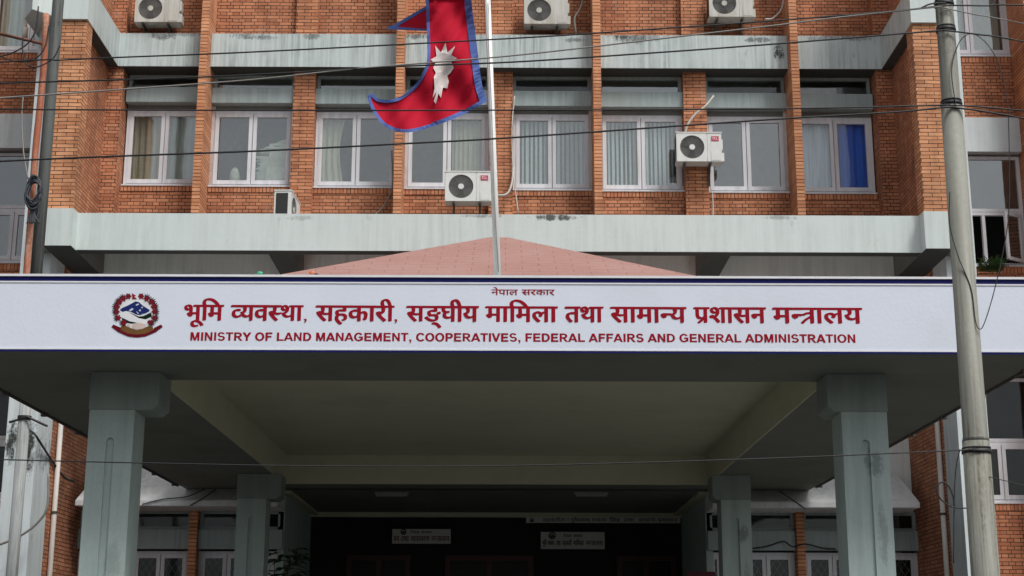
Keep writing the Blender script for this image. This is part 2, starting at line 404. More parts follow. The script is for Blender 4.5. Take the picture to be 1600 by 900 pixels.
# lower ledge: front beam, slab, cross beams, rear beam
m = MB(); m.box(-7.16, mir(-7.16), 24.17, 24.4, ZB, ZT); m.bevel(.012); m.build('front_beam', M['beam'], bld)
m = MB(); m.box(-7.15, mir(-7.15), 24.185, 24.4, ZB - .006, ZB - .001); m.build('beam_shade_plate', M['soffit_shade'], bld)  # thin added plate painting the shade under the front beam
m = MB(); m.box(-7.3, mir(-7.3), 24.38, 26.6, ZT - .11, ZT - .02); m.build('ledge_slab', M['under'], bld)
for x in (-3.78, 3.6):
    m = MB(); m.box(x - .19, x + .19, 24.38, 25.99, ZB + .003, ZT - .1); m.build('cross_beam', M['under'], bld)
    m = MB(); m.box(x - .192, x + .192, 24.402, 25.97, ZB - .003, ZB + .001); m.build('beam_shade_plate', M['soffit_shade'], bld)  # thin added plate painting the shade under the cross beam
m = MB(); m.box(-7.16, mir(-7.16), 25.98, 26.65, 7.6, ZT - .1); m.build('rear_beam', M['rear'], bld)
# upper band between the fins
edges = [-7.17] + [v for x in fins for v in (x - FW - .002, x + FW + .002)] + [mir(-7.17)]
for i in range(0, len(edges), 2):
    m = MB(); m.box(edges[i], edges[i+1], 26.05, 26.3, ZU, ZV); m.bevel(.008); m.build('upper_band', M['band'], bld)
m = MB(); m.box(-7.3, mir(-7.3), 26.28, 26.7, ZU + .004, ZV - .01); m.build('band_soffit', M['soffit_shade'], bld)  # soffit block in the painted shade colour
m = MB(); m.box(-7.17, mir(-7.17), 26.06, 26.5, ZU - .005, ZU - .001); m.build('band_soffit', M['soffit_shade'], bld)  # thin added plate painting the shade under the upper band

# ---- windows
def rect_frame(m, x0, x1, z0, z1, y0, y1, t, tb=None):
    tb = t if tb is None else tb
    m.box(x0, x0 + t, y0, y1, z0, z1); m.box(x1 - t, x1, y0, y1, z0, z1)
    m.box(x0 + t, x1 - t, y0, y1, z0, z0 + tb); m.box(x0 + t, x1 - t, y0, y1, z1 - t, z1)
def drape(x0, x1, z0, z1, Y, amp=.03, waves=6, gather=0.0, n=60):
    m = MB(); rows = []
    for j in range(9):
        v = j / 8; z = z0 + (z1 - z0) * v; r = []
        for i in range(n + 1):
            u = i / n
            xx = x0 + (x1 - x0) * (u * (1 - gather * math.sin(math.pi * (1 - v)) * .6))
            r.append(m.bm.verts.new((xx, Y + amp * math.sin(u * waves * 2 * math.pi + .5 * math.sin(5 * u)) * (.7 + .3 * v), z)))
        rows.append(r)
    for j in range(8):
        for i in range(n): m.bm.faces.new((rows[j][i], rows[j][i+1], rows[j+1][i+1], rows[j+1][i]))
    return m
def cloth(name, c, trans=.35):
    m, t, p = new_mat(name)
    n = noise(t, pos(t, (14, 14, .7)), 2, 3)
    col = mixc(t, ramp(t, n, .3, .7), c, tuple(x * .72 for x in c))
    t.links.new(col, p.inputs['Base Color']); p.inputs['Roughness'].default_value = .9
    return m
CL = {'beige': cloth('beige_drape', (.50, .44, .36)), 'cream': cloth('cream_drape', (.66, .62, .52)), 'blind': cloth('pale_blind', (.74, .80, .84)),
      'sky': cloth('light_blue_drape', (.80, .92, .98)), 'blue': cloth('blue_drape', (.03, .17, .72)), 'paper': plain('paper', (.7, .7, .66), .8), 'sheer': cloth('sheer', (.5, .52, .5))}

def window(x0, x1, z0, z1, Y=YW, dress=None, lattice=False, glass='glass', parent=bld, mull=.11):
    wf = MB(); rect_frame(wf, x0, x1, z0, z1, Y, Y + .09, .055); wf.bevel(.004, 1)
    win = wf.build('window', M['frame'], parent)
    xm = (x0 + x1) / 2
    for a, b in ((x0 + .055, xm - .004), (xm + .004, x1 - .055)):
        s = MB(); rect_frame(s, a + .002, b - .002, z0 + .057, z1 - .057, Y - .012, Y + .05, mull / 2 + .012, .075); s.bevel(.004, 1)
        s.build('sash', M['frame'], win)
        k = mull / 2 + .01
        p = MB(); p.box(a + k, b - k, Y + .015, Y + .021, z0 + .13, z1 - .057 - k); p.build('pane', M[glass], win)
        if lattice:
            l = MB(); w_, h_ = b - a - 2 * k, z1 - z0 - .2
            zb0, zt0, xa, xb = z0 + .13, z1 - .057 - k, a + k, b - k
            st = .13
            for sg in (1, -1):
                c = -20 * st
                while c < 20 * st:
                    # line x = xa + s, z = zb0 + sg*1.5*s + c, clipped
                    pts = []
                    for i in range(41):
                        sx = (xb - xa) * i / 40; zz = zb0 + sg * 1.5 * sx + c
                        if zb0 <= zz <= zt0: pts.append((xa + sx, Y + .06, zz))
                    if len(pts) > 1: l.tube([pts[0], pts[-1]], .006, 4)
                    c += st * 1.5
            l.build('grille', M['white'], win)
    yc = Y + .105
    for d in (dress or []):
        kind = d[0]
        if kind == 'drape':
            o = drape(x0 + (x1 - x0) * d[2], x0 + (x1 - x0) * d[3], z0 + .05, z1 - .03, yc, .025, d[4], d[5] if len(d) > 5 else 0).build('curtain', CL[d[1]], win, True)
            if d[1] == 'blue': o['label'] = 'bright blue curtain'
            if d[1] == 'sky': o['label'] = 'pale blue curtain'
        if kind == 'blind':
            b_ = MB(); n = d[3]
            for i in range(n):
                xx = x0 + .06 + (x1 - x0 - .12) * (i + .5) / n; a = R(random.uniform(20, 60))
                hw = .032; b_.prism([(xx - hw*math.cos(a), yc - hw*math.sin(a), z0+.05), (xx + hw*math.cos(a), yc + hw*math.sin(a), z0+.05),
                                     (xx + hw*math.cos(a), yc + hw*math.sin(a) + .002, z0+.05), (xx - hw*math.cos(a), yc - hw*math.sin(a) + .002, z0+.05)], (0, 0, z1 - z0 - .1))
            b_.build('vertical_blind', CL['blind'], win)
        if kind == 'papers':
            b_ = MB()
            for i in range(26):
                zz = z0 + .06 + i * .023; jx = random.uniform(-.05, .05)
                b_.box(xm + .1 + jx, x1 - .2 + jx, yc + .02, yc + .3, zz, zz + .018)
            for i in range(5):
                b_.ball((xm + .2 + .13 * i, yc + .1, z0 + .75 + .06 * i), .12, 10, (1.3, .8, .5))
            b_.box(x1 - .5, x1 - .12, yc + .0, yc + .02, z0 + .05, z0 + .42); b_.box(x1 - .46, x1 - .1, yc + .03, yc + .05, z0 + .42, z0 + .9)
            b_.ball((x0 + .42, yc + .1, z0 + .25), .12, 10, (.8, .8, 1.7))
            b_.build('paper_stack', CL['paper'], win)
    return win
dress = [[('drape', 'beige', .05, .52, 6), ('drape', 'sheer', .52, .95, 4)],
         [('papers',)],
         [('drape', 'cream', .04, .36, 4, .35)],
         [('drape', 'cream', .44, .52, 2), ('drape', 'cream', .56, .95, 7)],
         [('blind', 0, 0, 16)], [('blind', 0, 0, 18)], [],
         [('drape', 'sky', .03, .56, 3), ('drape', 'blue', .58, .99, 4)]]
for i, (a, b) in enumerate(bays):
    x = (a + b) / 2
    window(a + .008, b - .008, z_sill(x) + .014, z_head(x), dress=dress[i], glass='glass_clear' if i == 7 else 'glass')
    # chipped plaster strips at the jambs
    m = MB()
    if i % 2: m.box(a + .001, a + .055, YW - .045, YW - .014, z_sill(x) + .02, z_lin0(x) - .02)
    else: m.box(b - .05, b - .001, YW - .045, YW - .014, z_sill(x) + .02, z_lin0(x) - .02)
    m.build('jamb_plaster', M['plaster'], bld)
    # dark gap above the head, then the transom light over the lintel
    m = MB(); m.box(a, b, YW + .03, YW + .08, z_head(x), z_lin0(x)); m.build('head_board', M['under'], bld)
    t_ = MB(); rect_frame(t_, a + .004, b - .004, z_lin1(x) + .003, ZU + .002, YW - .02, YW + .06, .06, .03); t_.bevel(.004, 1)
    tr = t_.build('transom_window', M['lintel'], bld)
    p = MB(); p.box(a + .06, b - .06, YW + .02, YW + .026, z_lin1(x) + .03, ZU - .05); p.build('pane', M['glass' if i in (1, 2, 5) else 'glass_clear'], tr)
    if i in (5, 6, 7):
        p = MB(); p.box(a + .07, b - (.25 if i < 7 else .62), YW + .05, YW + .07, z_lin1(x) + .03, z_lin1(x) + (.09 if i < 7 else .2)); p.build('paper_sheet', CL['paper'], tr)
# rooms behind
m = MB(); m.box(-7.4, 7.2, 28.8, 28.9, ZT - .1, 12.9); m.box(-7.4, 7.2, 26.7, 28.8, 12.75, 12.85)
m.box(-7.4, 7.2, 26.63, 28.8, ZT - .1, ZT)
for x in fins + [-7.4, 7.2]: m.box(x - .05, x + .05, 26.63, 28.8, ZT, 12.75)
m.build('room_interior', M['room'], bld)
m = MB(); m.box(-7.4, 7.2, 28.9, 29.2, 5.0, TOP); m.box(-14, 14, 31.5, 31.7, 0, TOP); m.box(-14, 14, 26.7, 31.5, TOP - .3, TOP); m.build('back_wall', M['room'], bld)

# ---- ground floor: awning, windows, entrance recess
YG = 27.3
aw_l, aw_r = PX(117, 787, 26.3), PX(1438, 794, 26.3)
z_a0, z_a1 = 4.215, 4.92
EL, ER = -3.95, 3.63            # entrance opening
for x0, x1, sl_, sr_ in ((aw_l, EL, -.16, 0), (ER, aw_r, 0, .19)):
    m = MB()
    fr = [(x0, 26.3, z_a0), (x1, 26.3, z_a0), (x1, 26.3, z_a0 + .1), (x0, 26.3, z_a0 + .1)]
    tp = [(x0 + (.06 if sl_ else 0), YG, z_a0), (x1 - (.06 if sr_ else 0), YG, z_a0), (x1 - (.1 if sr_ else 0), YG, z_a1), (x0 + (.1 if sl_ else 0), YG, z_a1)]
    va = [m.bm.verts.new(p_) for p_ in fr]; vb = [m.bm.verts.new(p_) for p_ in tp]
    fs = [m.bm.faces.new(va), m.bm.faces.new(vb[::-1])] + [m.bm.faces.new((va[i], vb[i], vb[(i+1) % 4], va[(i+1) % 4])) for i in range(4)]
    bmesh.ops.recalc_face_normals(m.bm, faces=fs); m.bevel(.01)
    m.build('concrete_awning', M['awning'], bld)
m = MB(); m.box(-7.62, EL - .12, YG + .12, YG + .4, z_a1 - .7, 4.72); m.box(ER + .12, mir(-7.62), YG + .12, YG + .4, z_a1 - .7, 4.72); m.box(-7.62, mir(-7.62), YG + .12, YG + .4, 4.72, 7.7); m.build('ground_floor_wall', M['rear'], bld)
gf = [-5.55, 5.3]
def gwin(a, b, lat=True):
    z0, z1 = 1.0, PZ(270, 861, YG); zl0, zl1 = PZ(270, 858, YG), PZ(270, 828, YG)
    window(a, b, z0, z1, Y=YG + .03, lattice=lat, glass='glass_dark', dress=[])
    m = MB(); m.box(a, b, YG - .1, YG + .2, zl0, zl1); m.bevel(.006); m.build('lintel', M['lintel'], bld)
    t_ = MB(); rect_frame(t_, a, b, zl1 + .002, z_a0 + .02, YG, YG + .08, .06); tr = t_.build('transom_window', M['lintel'], bld)
    p = MB(); p.box(a + .05, b - .05, YG + .03, YG + .036, zl1 + .05, z_a0 - .03); p.build('pane', M['glass_dark'], tr)
    m = MB(); m.box(a, b, YG + .03, YG + .3, 0, z0); m.build('brick_spandrel', M['brick'], bld)
gwin(-7.62, -6.72); gwin(-6.66, -5.63); gwin(-5.47, -4.45); gwin(-4.4, EL - .02)
gwin(ER + .02, 4.13); gwin(4.18, 5.22); gwin(5.38, 6.4); gwin(6.46, mir(-7.62))
for x in gf:
    m = MB(); m.box(x - FW, x + FW, YG - .2, YG + .2, 0, z_a0 + .05); m.build('brick_fin', M['brick_fin'], bld)
# entrance recess
ZS = 4.556
for a, b in ((EL - .12, EL), (ER, ER + .12)):
    m = MB(); m.box(a, b, YG, 31.0, 0, ZS + .02); m.build('recess_wall', M['column'], bld)
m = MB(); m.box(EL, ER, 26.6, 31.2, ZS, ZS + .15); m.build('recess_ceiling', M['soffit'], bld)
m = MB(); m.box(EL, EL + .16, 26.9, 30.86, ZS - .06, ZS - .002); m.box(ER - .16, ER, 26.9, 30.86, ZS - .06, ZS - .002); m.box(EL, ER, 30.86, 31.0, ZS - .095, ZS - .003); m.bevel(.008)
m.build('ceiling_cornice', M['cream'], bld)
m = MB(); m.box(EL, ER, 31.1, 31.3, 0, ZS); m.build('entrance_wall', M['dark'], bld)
for a, b in ((-3.2, -1.9), (-1.2, .6), (2.3, 3.5)):
    d = MB(); rect_frame(d, a, b, .15, 3.7, 31.02, 31.1, .1); d.box((a + b) / 2 - .05, (a + b) / 2 + .05, 31.02, 31.1, .15, 3.6); d.box(a + .1, b - .1, 31.03, 31.09, 2.6, 2.7); dd = d.build('entrance_door', M['wood'], bld)
    p = MB(); p.box(a + .1, b - .1, 31.06, 31.07, .25, 3.6); p.build('pane', plain('black_door_glass', (.008, .008, .009), .25, spec=.2), dd)
# dark interiors behind the ground-floor windows
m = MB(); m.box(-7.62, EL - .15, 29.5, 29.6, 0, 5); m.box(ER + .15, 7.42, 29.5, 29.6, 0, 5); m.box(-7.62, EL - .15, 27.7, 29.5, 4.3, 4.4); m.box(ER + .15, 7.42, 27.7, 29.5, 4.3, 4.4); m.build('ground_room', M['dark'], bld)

# ---- wings (right measured, left mirrored)
YV = 26.6
wx0, wx1 = 8.1, PX(1578, 60, YV)
def wz(y, x=1540): return PZ(x, y, YV)
for q, side in ((lambda x: x, 1), (mir, 0)):
    a, b = sorted((q(wx0), q(wx1)))
    far0, far1 = sorted((q(wx1), q(13.0)))
    # (kind, top, bottom) going down the wall
    lev = [('win', TOP - .4, wz(88)), ('brick', wz(88), wz(187)), ('band', wz(187), wz(240)), ('fix', wz(243), wz(330)), ('win', wz(330), wz(416)),
           ('brick', wz(416), wz(560)), ('band', wz(545), wz(585)), ('fix', wz(590), wz(690)), ('win', wz(690), wz(786)), ('brick', wz(786), 0)]
    for kind, zt_, zb_ in lev:
        if kind == 'brick':
            m = MB(); m.box(a, b, YV, YV + .3, zb_, zt_ - .13); m.build('wing_brick_wall', M['brick'], bld)
            m = MB(); m.box(a, b, YV - .012, YV + .3, zt_ - .13, zt_ - .012); m.build('soldier_course', M['soldier'], bld)
            m = MB(); m.box(a, b, YV - .03, YV + .3, zt_ - .012, zt_ + .012); m.build('window_sill', M['frame'], bld)
        elif kind == 'band':
            m = MB(); m.box(a, b + .0, YV - .12, YV + .3, zb_, zt_); m.bevel(.008); m.build('wing_band', M['corner'], bld)
        elif kind == 'fix':
            m = MB(); rect_frame(m, a + .004, b - .004, zb_ + .002, zt_ - .002, YV + .05, YV + .13, .06); fx = m.build('fixed_window', M['frame'], bld)
            p = MB(); p.box(a + .05, b - .05, YV + .08, YV + .086, zb_ + .05, zt_ - .05); p.build('pane', M['glass' if zt_ > 7 else 'glass_dark'], fx)
        elif kind == 'win':
            if side == 1 and 7 < zt_ < 12:
                # the right wing's window with its casements standing open
                m = MB(); rect_frame(m, a + .004, b - .004, zb_ + .014, zt_ - .004, YV + .05, YV + .13, .06); m.box((a+b)/2 - .03, (a+b)/2 + .03, YV + .05, YV + .13, zb_ + .07, zt_ - .06)
                wn = m.build('window', M['frame'], bld); wn['label'] = 'window with both casements standing open'
                for hx, ang, wd in ((a + .06, R(-95), .42), (b - .07, R(215), .48)):
                    s = MB(); rect_frame(s, 0, wd, zb_ + .07, zt_ - .07, -.02, .02, .06)
                    bmesh.ops.rotate(s.bm, verts=s.bm.verts, cent=(0, 0, 0), matrix=Matrix.Rotation(ang, 3, 'Z'))
                    bmesh.ops.translate(s.bm, verts=s.bm.verts, vec=(hx, YV + .03, 0)); s.build('sash', M['frame'], wn)
                    s = MB(); s.box(.06, wd - .06, -.003, .003, zb_ + .13, zt_ - .13)
                    bmesh.ops.rotate(s.bm, verts=s.bm.verts, cent=(0, 0, 0), matrix=Matrix.Rotation(ang, 3, 'Z'))
                    bmesh.ops.translate(s.bm, verts=s.bm.verts, vec=(hx, YV + .03, 0)); s.build('pane', M['glass'], wn)
            else: window(a + .004, b - .004, zb_ + .014, zt_ - .004, Y=YV + .05, glass='glass' if zt_ > 7 else 'glass_dark', dress=[('drape', 'sheer', .1, .9, 9)] if zt_ > 12 else [])
    m = MB(); m.box(*sorted((q(wx1), q(wx1 + .16))), 25.75, YV + .3, 0, TOP); m.build('brick_fin', M['brick_fin'], bld)
    m = MB(); m.box(*sorted((q(wx1 + .16), q(13.0))), YV, YV + .3, 0, TOP); m.build('wing_brick_wall', M['brick'], bld)
    m = MB(); m.box(*sorted((q(7.85), q(wx0))), YV - .02, YV + .3, 0, TOP); m.build('wing_brick_wall', M['brick'], bld)
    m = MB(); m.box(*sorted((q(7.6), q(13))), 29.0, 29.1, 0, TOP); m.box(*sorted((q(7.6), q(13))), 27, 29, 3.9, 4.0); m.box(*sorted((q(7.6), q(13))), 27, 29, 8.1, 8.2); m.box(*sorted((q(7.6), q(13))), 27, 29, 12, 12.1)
    m.build('room_interior', M['dark'], bld)

# ================================================================ ENTRANCE CANOPY
cl, cr, cf, cb = -5.63, 5.39, 14.53, 26.75
can = thing('entrance_canopy', (CX, 15.6, 0), 'drive-through entrance canopy on four grey-green columns with a red hipped roof on top', 'canopy')
kx0, kx1, ky0, ky1 = -3.77, 3.50, 16.08, 25.9
m = MB()
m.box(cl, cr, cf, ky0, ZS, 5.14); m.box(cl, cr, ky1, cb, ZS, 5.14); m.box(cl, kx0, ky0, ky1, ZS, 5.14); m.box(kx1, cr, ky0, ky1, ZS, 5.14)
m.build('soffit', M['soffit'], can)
m = MB(); t_ = .02
m.box(kx0, kx0 + t_, ky0, ky1, ZS + .003, 5.05); m.box(kx1 - t_, kx1, ky0, ky1, ZS + .003, 5.05)
m.box(kx0 + t_, kx1 - t_, ky0, ky0 + t_, ZS + .003, 5.05); m.box(kx0 + t_, kx1 - t_, ky1 - t_, ky1, ZS + .003, 5.05); m.box(kx0, kx1, ky0, ky1, 5.05, 5.1)
m.build('coffer', M['cream'], can)
m = MB(); m.box(cl + .1, cr - .1, cf + .12, cb - .3, 5.14, 5.2); m.build('roof_slab', M['beam'], can)
m = MB(); m.box(cl, cr, cf, cf + .12, 5.14, 5.29); m.box(cl, cl + .1, cf + .12, cb - .3, 5.14, 5.25); m.box(cr - .1, cr, cf + .12, cb - .3, 5.14, 5.25); m.bevel(.01); m.build('parapet', M['beam'], can)
for x in (cl - .03, cr + .03):
    m = MB(); m.tube([(x, cf + .1, ZS + .0), (x, cb - .6, ZS + .0)], .025, 8)
    for i in range(8): m.box(x - .04, x + .04, cf + .8 + i * 1.5, cf + .86 + i * 1.5, ZS - .04, ZS + .04)
    m.build('edge_conduit', M['steel'], can)
def column(x0, x1, yf, inner, capx):
    m = MB(); d = .47; zt_ = 4.2
    m.box(x0, x1, yf + .03, yf + d, .0, zt_)
    xs = (x0 + x1) / 2 ; hw = .043; zg = PZ(172, 690, 15.6)
    arc = [(xs + hw * math.cos(a), zg + hw * math.sin(a)) for a in [math.pi * (1 - i / 10) for i in range(11)]]
    m.xz([(x0, .0), (xs - hw, .0)] + arc + [(xs + hw, .0), (x1, .0), (x1, zt_), (x0, zt_)], yf, .03)
    o = m.build('column', M['column'], can)
    # squared head, wider towards the inside
    m = MB(); e = .012
    a, b = (x0 - e, capx) if inner > 0 else (capx, x1 + e)
    z_ = 4.15
    if inner > 0: pts = [(a, z_), (b - .07, z_), (b, z_ + .06), (b, ZS - .002), (a, ZS - .002)]
    else: pts = [(b, z_), (a + .07, z_), (a, z_ + .06), (a, ZS - .002), (b, ZS - .002)]
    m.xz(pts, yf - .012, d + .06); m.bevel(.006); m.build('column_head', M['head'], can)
column(-4.34, -3.87, 15.6, 1, -3.62); column(3.53, 4.01, 15.6, -1, 3.39)
column(-4.32, -3.85, 24.45, 1, -3.62); column(3.51, 3.99, 24.45, -1, 3.38)
# hipped roof
def shingle():
    m, t, p = new_mat('red_shingle')
    g_ = nd(t, 'ShaderNodeNewGeometry'); mp = nd(t, 'ShaderNodeMapping'); t.links.new(g_.outputs['Position'], mp.inputs[0])
    b = nd(t, 'ShaderNodeTexBrick', offset=.5); t.links.new(mp.outputs[0], b.inputs['Vector'])
    b.inputs['Scale'].default_value = 1; b.inputs['Brick Width'].default_value = .42; b.inputs['Row Height'].default_value = .2
    b.inputs['Mortar Size'].default_value = .014; b.inputs['Mortar Smooth'].default_value = .6
    b.inputs['Color1'].default_value = (.33, .175, .148, 1); b.inputs['Color2'].default_value = (.36, .198, .17, 1); b.inputs['Mortar'].default_value = (.27, .14, .12, 1)
    n = noise(t, pos(t), 30, 5, .7); n2 = noise(t, pos(t), 1.2, 5)
    gap = noise(t, pos(t, (1, 3, 1)), 2.2, 3)
    col = mixc(t, ramp(t, gap, .5, .62), mixc(t, .6, b.outputs[0], (.345, .187, .16)), b.outputs[0])
    col = mixc(t, mth(t, 'MULTIPLY', ramp(t, n, .4, .7), .4), col, (.2, .1, .09))
    col = mixc(t, mth(t, 'MULTIPLY', ramp(t, n2, .4, .75), .4), col, (.40, .25, .22))
    t.links.new(col, p.inputs['Base Color']); p.inputs['Roughness'].default_value = .9
    bump(t, p, mth(t, 'ADD', mth(t, 'SUBTRACT', 1.0, b.outputs[1]), n), .5, .02); return m
ya = 20.5
ra, rb = P(766, 370.5, ya), P(794, 371, ya)
def corner(x, y, p0, p1):
    """height at which the hip starting at (x, y) runs along the photographed outline p0-p1"""
    lo, hi = 3.0, 7.0
    for _ in range(50):
        z = (lo + hi) / 2; v = Vector((x, y, z)) - EYE
        c = v[0] * _ex + v[1] * _ey + v[2] * _ez
        px, py = 800 + F * c[0] / c[2], 450 + F * c[1] / c[2]
        yl = p0[1] + (px - p0[0]) * (p1[1] - p0[1]) / (p1[0] - p0[0])
        if py > yl: lo = z
        else: hi = z
    return Vector((x, y, z))
c0 = corner(-3.9, 15.9, (766, 370.5), (432, 430)); c1 = corner(3.7, 15.9, (794, 371), (1092, 432))
print('roof corners', c0, c1)
zr = min(c0[2], c1[2])
c2 = Vector((c1[0], 25.8, c1[2])); c3 = Vector((c0[0], 25.8, c0[2]))
m = MB(); V = m.bm.verts.new
v = [V(c0), V(c1), V(c2), V(c3), V(ra), V(rb)]
for f_ in ((0, 1, 5, 4), (1, 2, 5), (2, 3, 4, 5), (3, 0, 4), (3, 2, 1, 0)): m.bm.faces.new([v[i] for i in f_])
m.build('hipped_roof', shingle(), can)


# ================================================================ SIGN
YS = 14.5
sx0, sx1 = -5.62, 5.40
sign = thing('ministry_sign', (CX, YS, 4.55), 'long pale lilac sign with red lettering and round crest across the canopy front', 'sign')
def sz(y): return PZ(800, y, YS)
m = MB(); m.box(sx0, sx1, YS, YS + .026, sz(550), sz(434.5)); m.build('panel', M['sign'], sign)
m = MB(); m.box(sx0 - .01, sx1 + .01, YS - .02, YS + .16, sz(434.5), sz(431)); m.bevel(.004); m.build('top_cap', M['white'], sign)
m = MB(); m.box(sx0, sx1, YS - .006, YS - .001, sz(441.5), sz(435)); m.build('top_stripe', M['navy'], sign)
m = MB(); m.box(sx0, sx1, YS - .006, YS - .001, sz(551.5), sz(548.2)); m.build('bottom_stripe', M['navy'], sign)
m = MB(); m.box(sx0, sx1, YS - .007, YS - .001, sz(444), sz(441.6)); m.box(sx0, sx1, YS - .007, YS - .001, sz(548.1), sz(546)); m.build('white_edging', M['white'], sign)

# ---- glyphs
_cache = {}
def glyph(ch, off=0.0):
    k = (ch, off)
    if k not in _cache:
        c = bpy.data.curves.new('glyph', 'FONT'); c.body = ch; c.resolution_u = 3; c.offset = off
        o = bpy.data.objects.new('glyph', c); C.objects.link(o); bpy.context.view_layer.update()
        dg = bpy.context.evaluated_depsgraph_get(); me = bpy.data.meshes.new_from_object(o.evaluated_get(dg), depsgraph=dg)
        _cache[k] = ([tuple(v_.co[:2]) for v_ in me.vertices], [tuple(p_.vertices) for p_ in me.polygons])
        bpy.data.objects.remove(o); bpy.data.meshes.remove(me); bpy.data.curves.remove(c)
    return _cache[k]
def bounds(vs): return min(v_[0] for v_ in vs), max(v_[0] for v_ in vs), min(v_[1] for v_ in vs), max(v_[1] for v_ in vs)
def clip_x(vs, fs, xmax):
    """keep only what lies left of xmax"""
    b = bmesh.new(); bv = [b.verts.new((x, y, 0)) for x, y in vs]
    for f_ in fs:
        try: b.faces.new([bv[i] for i in f_])
        except ValueError: pass
    bmesh.ops.bisect_plane(b, geom=b.verts[:] + b.edges[:] + b.faces[:], plane_co=(xmax, 0, 0), plane_no=(1, 0, 0), clear_outer=True)
    b.verts.index_update()
    r = ([tuple(v_.co[:2]) for v_ in b.verts], [tuple(v_.index for v_ in f_.verts) for f_ in b.faces]); b.free(); return r
# a word is a list of letters: plain consonant, '+' after it makes its half form; matras follow in writing order
STEM = .192                      # stem and overhang cut off for a half form
def shape_word(tokens):
    out = []; x = 0.0; last = None; pend_i = None
    for tk in tokens:
        half = tk.endswith('+'); ch = tk.rstrip('+')
        vs, fs = glyph(ch)
        if not vs: continue
        a, b, c_, d_ = bounds(vs)
        if ch == 'ि':           # stands before its consonant
            out.append(([(p_[0] + x, p_[1]) for p_ in vs], fs)); x += .262; continue
        if ch in 'ूु्े':        # hangs under / over the letter before it
            if ch == 'े': out.append(([(p_[0] + x, p_[1]) for p_ in vs], fs))
            else: out.append(([(p_[0] + x - (.06 if ch != '्' else .16), p_[1]) for p_ in vs], fs))
            continue
        if ch == 'ी': out.append(([(p_[0] + x, p_[1]) for p_ in vs], fs)); x += .262; continue
        if ch == 'ा': out.append(([(p_[0] + x, p_[1]) for p_ in vs], fs)); x += b; continue
        if half:
            vs, fs = clip_x(vs, fs, b - STEM); out.append(([(p_[0] + x, p_[1]) for p_ in vs], fs)); x += b - STEM - .02; continue
        out.append(([(p_[0] + x, p_[1]) for p_ in vs], fs)); last = (x, b); x += b
        if tk == 'प' : pass
    return out
def stroke(p, q, wd):
    p, q = Vector((*p, 0)), Vector((*q, 0)); t_ = (q - p).normalized(); n_ = Vector((-t_[1], t_[0], 0)) * wd / 2
    return [tuple((p + n_)[:2]), tuple((q + n_)[:2]), tuple((q - n_)[:2]), tuple((p - n_)[:2])], [(0, 1, 2, 3)]
_lay = [0]
def put(mb, shapes, x0, x1, zb, hz, slope=0.0, Y=None, nib=((0, 0),), y0=0.0):
    """lay glyph outlines between x0 and x1 on the sign, baseline zb, em height hz; nib = offsets that thicken the strokes"""
    allv = [v_ for vs, _ in shapes for v_ in vs]; a, b, _, _ = bounds(allv)
    sx = (x1 - x0) / (b - a)
    for vs, fs in shapes:
        for dx, dz in nib:
            _lay[0] = (_lay[0] + 1) % 37
            yy = (YS if Y is None else Y) - .0012 - .00007 * _lay[0]
            bv = [mb.bm.verts.new((x0 + (u - a) * sx + dx * hz, yy, zb + (v_ - y0 + dz) * hz + slope * (u - a) * sx)) for u, v_ in vs]
            for f_ in fs:
                try: mb.bm.faces.new([bv[i] for i in f_])
                except ValueError: pass
NIB = [(-.034, -.012), (-.017, -.006), (0, 0), (.017, .006), (.034, .012)]
words = [(['भ', 'ू', 'ि', 'म'], 288, 348), (['व+', 'य', 'व', 'स+', 'थ', 'ा'], 361, 472.5), (['स', 'ह', 'क', 'ा', 'र', 'ी'], 493.5, 615),
         (['स', 'ङ', '्', 'घ', 'ी', 'य'], 635.5, 747), (['म', 'ा', 'ि', 'म', 'ल', 'ा'], 759, 870.5), (['त', 'थ', 'ा'], 883.5, 942),
         (['स', 'ा', 'म', 'ा', 'न+', 'य'], 954.5, 1072), (['PRA', 'श', 'ा', 'स', 'न'], 1085, 1196.5), (['म', 'न+', 'TRA', 'ा', 'ल', 'य'], 1208.5, 1347)]
def shape(tokens):
    # letters joined with a lower or slanting ra are put together here
    res = []; x = 0.0
    buf = []
    def flush():
        nonlocal x, buf
        if buf:
            s_ = shape_word(buf); mx = max(bounds(vs)[1] for vs, _ in s_)
            if buf[-1] == 'न+': mx -= .02
            res.extend([([(u + x, v_) for u, v_ in vs], fs) for vs, fs in s_]); x += mx; buf = []
    for tk in tokens:
        if tk == 'PRA':
            flush(); s_ = shape_word(['प']); b = bounds(s_[0][0])[1]
            res.extend([([(u + x, v_) for u, v_ in vs], fs) for vs, fs in s_])
            vs, fs = stroke((x + b - .17, .20), (x + b - .42, .0), .075); res.append((vs, fs)); x += b
        elif tk == 'TRA':
            flush(); res.append(stroke((x - .05, .585), (x + .46, .585), .075)); res.append(stroke((x + .34, 0), (x + .34, .6), .082))
            pts = [(x + .35, .40), (x + .22, .41), (x + .11, .385), (x + .06, .33)]
            for i in range(len(pts) - 1): res.append(stroke(pts[i], pts[i+1], .07))
            pts = [(x + .35, .30), (x + .2, .2), (x + .08, .1), (x + .0, .0)]
            for i in range(len(pts) - 1): res.append(stroke(pts[i], pts[i+1], .07))
            x += .46
        else: buf.append(tk)
    flush(); return res
K = PZ(800, 500, YS) - PZ(800, 501, YS)         # metres per pixel on the sign
slope = -(505.5 - 500.5) / (1347 - 287) - _ez[0] * -.0  # the print runs very slightly downhill
def tilt(x): return 500.5 + (x - 287) * (5.0 / 1060)
for tk, a, b in words:
    m = MB(); p0, p1 = P(a, tilt(a), YS), P(b, tilt(b), YS)
    put(m, shape(tk), p0[0], p1[0], p0[2], 24.2 * K / .625, (p1[2] - p0[2]) / (p1[0] - p0[0]), nib=NIB)
    m.build('script_word', M['red'], sign)
